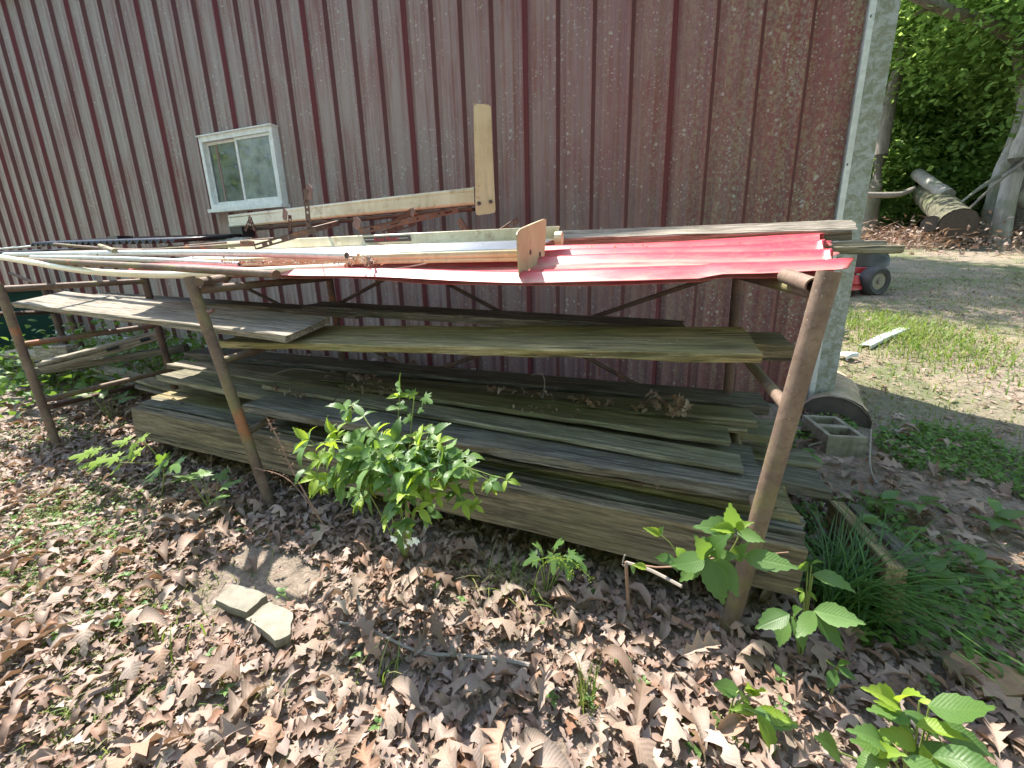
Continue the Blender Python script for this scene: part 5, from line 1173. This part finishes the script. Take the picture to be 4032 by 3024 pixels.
hd = hull([sec(-.85, .1, .62, .38, .80, .08), sec(-.5, .08, .64, .38, .80, .09), sec(-.1, .1, .62, .36, .74, .11), sec(.14, .14, .58, .36, .62, .12), sec(.22, .2, .52, .40, .54, .06)], 'hood', M_BLACK)
hull([sec(-.7, .07, .65, .30, .40, .01), sec(.05, .09, .63, .30, .38, .01)], 'body', M_MRED)
hull([sec(-1.55, .0, .74, .42, .58, .06), sec(-.95, .0, .74, .42, .60, .08)], 'fender', M_MRED)
st_ = hull([sec(-1.5, .2, .54, .58, .66, .03), sec(-1.08, .2, .54, .58, .68, .04)], 'seat', M_BLACK); hull([sec(-1.6, .2, .54, .62, .98, .06), sec(-1.5, .2, .54, .60, .96, .06)], 'seat_back', M_BLACK)
hull([sec(-.95, -.16, .9, .09, .18, .04), sec(-.30, -.20, .9, .09, .18, .04), sec(-.16, -.10, .8, .09, .16, .03)], 'mower_deck', M_MRED)
mb = MB(); c = mo + Vector((-.33, -.06, .175)); mb.tube([c, c + Vector((0, 0, .11))], [.15, .12], 16); mb.build('belt_cover', M_MRED, mw, smooth=True)
mb = MB(); c = mo + Vector((-.82, .36, .80)); mb.tube([c, c + Vector((-.14, 0, .16))], .018, 8); mb.build('steering_column', M_BLACK, mw)
mb = MB(); c = mo + Vector((-.96, .36, .97)); ax = Vector((-.14, 0, .16)).normalized().to_track_quat('Z', 'Y').to_matrix()
mb.tube([c + ax @ Vector((math.cos(a * .4488) * .16, math.sin(a * .4488) * .16, 0)) for a in range(15)], .012, 6); mb.build('steering_wheel', M_BLACK, mw)
mb = MB()
for i in range(6): mb.tube([mo + Vector((-.3 - i * .07, .2 + .05 * math.sin(i), .79)), mo + Vector((-.27 - i * .07, .35, .86)), mo + Vector((-.33 - i * .07, .5, .80))], .008, 5)
tag(mb.build('engine_cables', M_BLACK, mw), kind='stuff')

# ------------------------------------------------------------------ trees
def crown_mesh(seed, rad, hgt, ncl, per, ls, spread):
    r_ = np.random.default_rng(seed); c = []
    while len(c) < ncl:
        p = r_.uniform(-1, 1, 3)
        d = np.linalg.norm(p)
        if d < 1 and d > .25 and r_.random() < .35 + d: c.append(p * [rad, rad, hgt / 2])
    c = np.array(c); n = ncl * per
    base = np.repeat(c, per, 0) + r_.normal(0, 1, (n, 3)) * spread * [1, 1, .45]
    yaw = r_.uniform(0, 6.283, n); tilt = r_.normal(0, .55, n) + .25; s_ = ls * r_.uniform(.6, 1.3, n)
    d = np.stack([np.cos(yaw) * np.cos(tilt), np.sin(yaw) * np.cos(tilt), -np.sin(tilt)], -1)
    sd = np.stack([-np.sin(yaw), np.cos(yaw), r_.normal(0, .3, n)], -1)
    a = base; b = base + (d * .5 + sd * .32) * s_[:, None]; cc = base + d * s_[:, None]; e = base + (d * .5 - sd * .32) * s_[:, None]
    v = np.stack([a, b, cc, e], 1).reshape(-1, 3); f = np.arange(4 * n).reshape(-1, 4)
    clr = np.repeat(r_.uniform(0, 1, ncl), per) * .6 + r_.random(n) * .4
    return mesh_np('crown', v, f, M_TREE, False, np.repeat(clr, 4))
CR = [crown_mesh(s_, 2.6, 5.5, 230, 85, .125, .34) for s_ in (1, 2, 3)]
CRL = [crown_mesh(s_, 2.2, 2.6, 190, 90, .10, .26) for s_ in (4, 5)]
def tree(label, trunk, r0, r1, crowns, mat=M_BARK, group=None, limbs=(), cat='tree', name='tree'):
    trunk = [Vector(p) for p in trunk]; o = empty(name, trunk[0], label, cat, group)
    q = curve3(trunk, 14); mb = MB(); mb.tube(q, [lerp(r0, r1, i / 14) * (1.35 if i == 0 else 1.12 if i == 1 else 1) * R.uniform(.95, 1.05) for i in range(15)], 14, jit=.05); tk = mb.build('trunk', mat, o, smooth=True)
    for pts, a, b in limbs:
        lq = curve3([Vector(p) for p in pts], 10); m2 = MB(); m2.tube(lq, [lerp(a, b, i / 10) * R.uniform(.9, 1.1) for i in range(11)], 9, jit=.06); m2.build('limb', mat, o, smooth=True)
    for c, me, sc in crowns:
        k_ = bpy.data.objects.new('crown', me); C.objects.link(k_); k_.parent = o; k_.location = Vector(c) - o.location; k_.rotation_euler = (0, 0, R.uniform(0, 6.28)); k_.scale = (sc, sc, sc)
    return o
def gp(x, y): return Vector((x, y, g(x, y) - .1))
G1 = 'trees at the edge of the wood'
# leaning trunk just right of the wall trim
a = P(3440, 780, 14); a.z = g(a.x, a.y) - .1
tree('leaning thin tree with pale bark right beside the wall corner trim', [a, P(3475, 560, 14), P(3505, 400, 14.2), P(3555, 200, 14.5), P(3620, -150, 15)], .17, .10, [(P(3560, -250, 15.5), CR[0], 1.0)], M_BARK, limbs=[((P(3475, 420, 14.2), P(3440, 330, 14), P(3420, 250, 14)), .05, .02)])
# twin pale trunks at the right edge
a = P(3895, 830, 12.5); a.z = g(a.x, a.y) - .1
tree('pale trunk leaning right, left one of the pair at the right edge', [a, P(3930, 700, 12.5), P(3990, 560, 12.6), P(4040, 380, 12.8), P(4120, 0, 13)], .12, .09, [(P(4250, -300, 13.5), CR[1], 1.1)], M_BARK2, limbs=[((P(3950, 680, 12.4), P(3860, 740, 12.2), P(3780, 800, 12)), .05, .02)])
a = P(3960, 840, 11.8); a.z = g(a.x, a.y) - .1
tree('thick pale trunk leaning right at the right edge of the picture', [a, P(4000, 640, 11.8), P(4060, 480, 11.8), P(4180, 100, 12)], .15, .12, [(P(4400, -200, 12.5), CR[2], 1.1)], M_BARK2)
a = P(4080, 760, 13.5); a.z = g(a.x, a.y) - .1
tree('tall mossy tree in the top right corner with a long limb', [a, P(4040, 400, 13), P(4010, 150, 12.6), P(4010, -200, 12.6)], .15, .11, [(P(4000, -420, 13), CR[0], 1.2)], M_BARK, limbs=[((P(4015, 170, 12.6), P(3900, 90, 12), P(3760, 50, 11.6), P(3600, -15, 11), P(3500, -60, 10.6)), .13, .06), ((P(3760, 50, 11.6), P(3660, 35, 11.4), P(3600, 60, 11.3)), .05, .02)])
a = P(3820, 700, 19); a.z = g(a.x, a.y) - .1
tree('dark straight trunk deep among the leaves', [a, P(3830, 370, 19), P(3870, 230, 19), P(3910, -80, 19)], .24, .15, [(P(3900, -150, 19.5), CR[1], 1.3)], M_BARK)
k = 0
for (x, y, dz, sc) in ((7.2, 17.5, 3.4, 1.1), (9.8, 17.8, 3.2, 1.1), (12.4, 18.5, 3.4, 1.2), (15, 19, 3.2, 1.2), (5.2, 18.5, 3.6, 1.1), (8.6, 20.5, 5.8, 1.3), (12, 21.5, 6.0, 1.3), (15.8, 22.5, 6, 1.4), (5.6, 22, 6.5, 1.4), (18.5, 20.5, 4, 1.4), (10.2, 16.2, 6.8, .9), (3.6, 21, 5, 1.2), (13.6, 16.4, 6.6, 1.0), (7.0, 17.5, 7.2, 1.2)):
    b_ = gp(x, y); c = Vector((x, y, b_.z + dz)); k += 1
    tree('leafy green tree of the wood beyond the lawn', [b_, lerp(b_, c, .5) + Vector((.15, 0, 0)), c + Vector((0, 0, 1))], .14, .05, [(c, CR[k % 3], sc)], M_BARK, 'leafy trees behind the lawn')
for (x, y, sc) in ((6.2, 15.6, .8), (8.0, 15.2, .8), (9.6, 15.4, .9), (11.2, 15.2, .9), (5.0, 16.4, .9), (12.8, 14.6, .9), (14.6, 15.8, 1.0), (6.9, 16.6, 1.3), (8.9, 16.4, 1.4), (10.6, 16.4, 1.4), (5.9, 17.2, 1.5), (7.6, 17.6, 1.8)):
    b_ = gp(x, y); k += 1; tree('low leafy bush at the foot of the wood', [b_, b_ + Vector((.1, 0, .9)), b_ + Vector((.1, .1, 1.6))], .05, .02, [(b_ + Vector((0, 0, 1.45 * sc)), CRL[k % 2], sc)], M_BARK, 'bushes at the foot of the wood', cat='bush', name='bush')
for (x, y, dz) in ((-.6, 11.0, 7.4), (-2.6, 12.0, 8.0)):
    b_ = gp(x, y); k += 1
    tree('tall tree behind the shed shading the lawn', [b_, b_ + Vector((.1, 0, dz * .5)), b_ + Vector((.1, .1, dz))], .14, .06, [(b_ + Vector((0, 0, dz)), CR[k % 3], .95)], M_BARK, 'tall trees behind the shed')
# deep wood
it = []
r_ = np.random.default_rng(5); n = 42000
X = r_.uniform(-8, 44, n); Y = r_.uniform(23, 34, n); Z = r_.uniform(0, 1, n) ** .9 * 17
it = np.stack([X, Y, Z + np.array([g(a_, b_) for a_, b_ in zip(X, Y)]), r_.uniform(0, 6.28, n), r_.normal(0, .6, n), r_.normal(0, .6, n), r_.uniform(.35, .75, n)], -1)
NR = np.random.default_rng(3)
o = leafset('deep_wood', [(0, .02), (.5, .4), (1, .02)], M_TREE, it, smooth=False); tag(o, kind='stuff')['label'] = 'dense green wood filling the hillside'
# trees around the camera, out of the frame: they close the sky and show in the window
for (x, y, dz, sc) in ((-5.5, -8, 6, 1.5), (-1, -9.5, 6.5, 1.6), (4.5, -8, 6, 1.5), (8.5, -3, 5.5, 1.5), (9.5, 3, 6, 1.4), (-19, -3, 6.5, 1.7), (-11.5, -5.5, 4.5, 1.3), (-7, -14, 8, 1.8), (1.5, -13, 8, 1.8), (13, 6.5, 6, 1.5)):
    b_ = gp(x, y); c = Vector((x, y, b_.z + dz)); k += 1
    tree('tall tree around the yard', [b_, lerp(b_, c, .5) + Vector((.2, .1, 0)), c + Vector((0, 0, 1.5))], .22, .08, [(c, CR[k % 3], sc)], M_BARK, 'trees around the yard')
for (x, y) in ((-12, 9), (-14, 12), (-10.5, 11)):
    b_ = gp(x, y); k += 1; tree('low leafy bush past the far left wall end', [b_, b_ + Vector((.1, 0, .9)), b_ + Vector((.1, .1, 1.6))], .05, .02, [(b_ + Vector((0, 0, 1.2)), CRL[k % 2], 1.1)], M_BARK, 'bushes past the left wall end', cat='bush', name='bush')

# ------------------------------------------------------------------ fallen logs and brush at the edge of the wood
def pgd(x, y, Y, dz=0): v = P(x, y, Y); return v
M_MOSSB = barkmat('mossy_bark', (.06, .055, .035), (.15, .14, .085))
log('fat mossy fallen log with its cut end toward us', P(3775, 880, 11.3), P(3650, 760, 14), .29, .27, M_MOSSB, M_DARKEND)
log('broken pale log sticking up behind the fat fallen log', P(3730, 770, 12.6), P(3612, 685, 14), .14, .13, M_BARK2, M_STONE)
log('short dark log round lying on the brush', P(3665, 880, 11.5), P(3690, 870, 12), .16, .16, M_BARK, M_DARKEND)
stick('long bleached dead branch lying at the wood edge by the wall', [P(3350, 768, 13), P(3440, 768, 13), P(3540, 765, 13), P(3600, 740, 13.2)], .09, .05, M_STICK, 'branch', 'dead_branch')
stick('grey dead branch slanting down from the pale trunks', [P(4060, 620, 11.5), P(3950, 700, 11.5), P(3860, 780, 11.5), P(3790, 850, 11.5)], .03, .02, M_BARK, 'branch', 'dead_branch')
log('grey log lying at the foot of the pale trunks', P(4000, 770, 12), P(4120, 830, 11.8), .16, .16, M_BARK2, M_DARKEND)
mb = MB()
for _ in range(2200):
    x = R.gauss(7.4, 2.3); y = R.gauss(12.6, 1.0)
    if x < 4.6: continue
    h = abs(R.gauss(0, .2)); c = Vector((x, y, g(x, y) + h)); d = rv(1); d.z *= .4; d = d.normalized() * R.uniform(.06, .32); wv = rv(.012)
    mb.poly([c - d, c + wv, c + d, c - wv])
tag(mb.build('brush_pile', M_DRYST), kind='stuff')['label'] = 'tangle of dry brown brush and roots'
it = []
for _ in range(6000):
    x = R.gauss(7.4, 2.5); y = R.gauss(12.5, 1.1)
    if x < 4.6: continue
    it.append((x, y, g(x, y) + abs(R.gauss(0, .22)), R.uniform(0, 6.28), R.gauss(0, .6), R.gauss(0, .6), R.uniform(.05, .16)))
o = leafset('brush_leaves', OAKJ, M_DRYJ, it); tag(o, kind='stuff')['label'] = 'dead leaves in the brush pile'
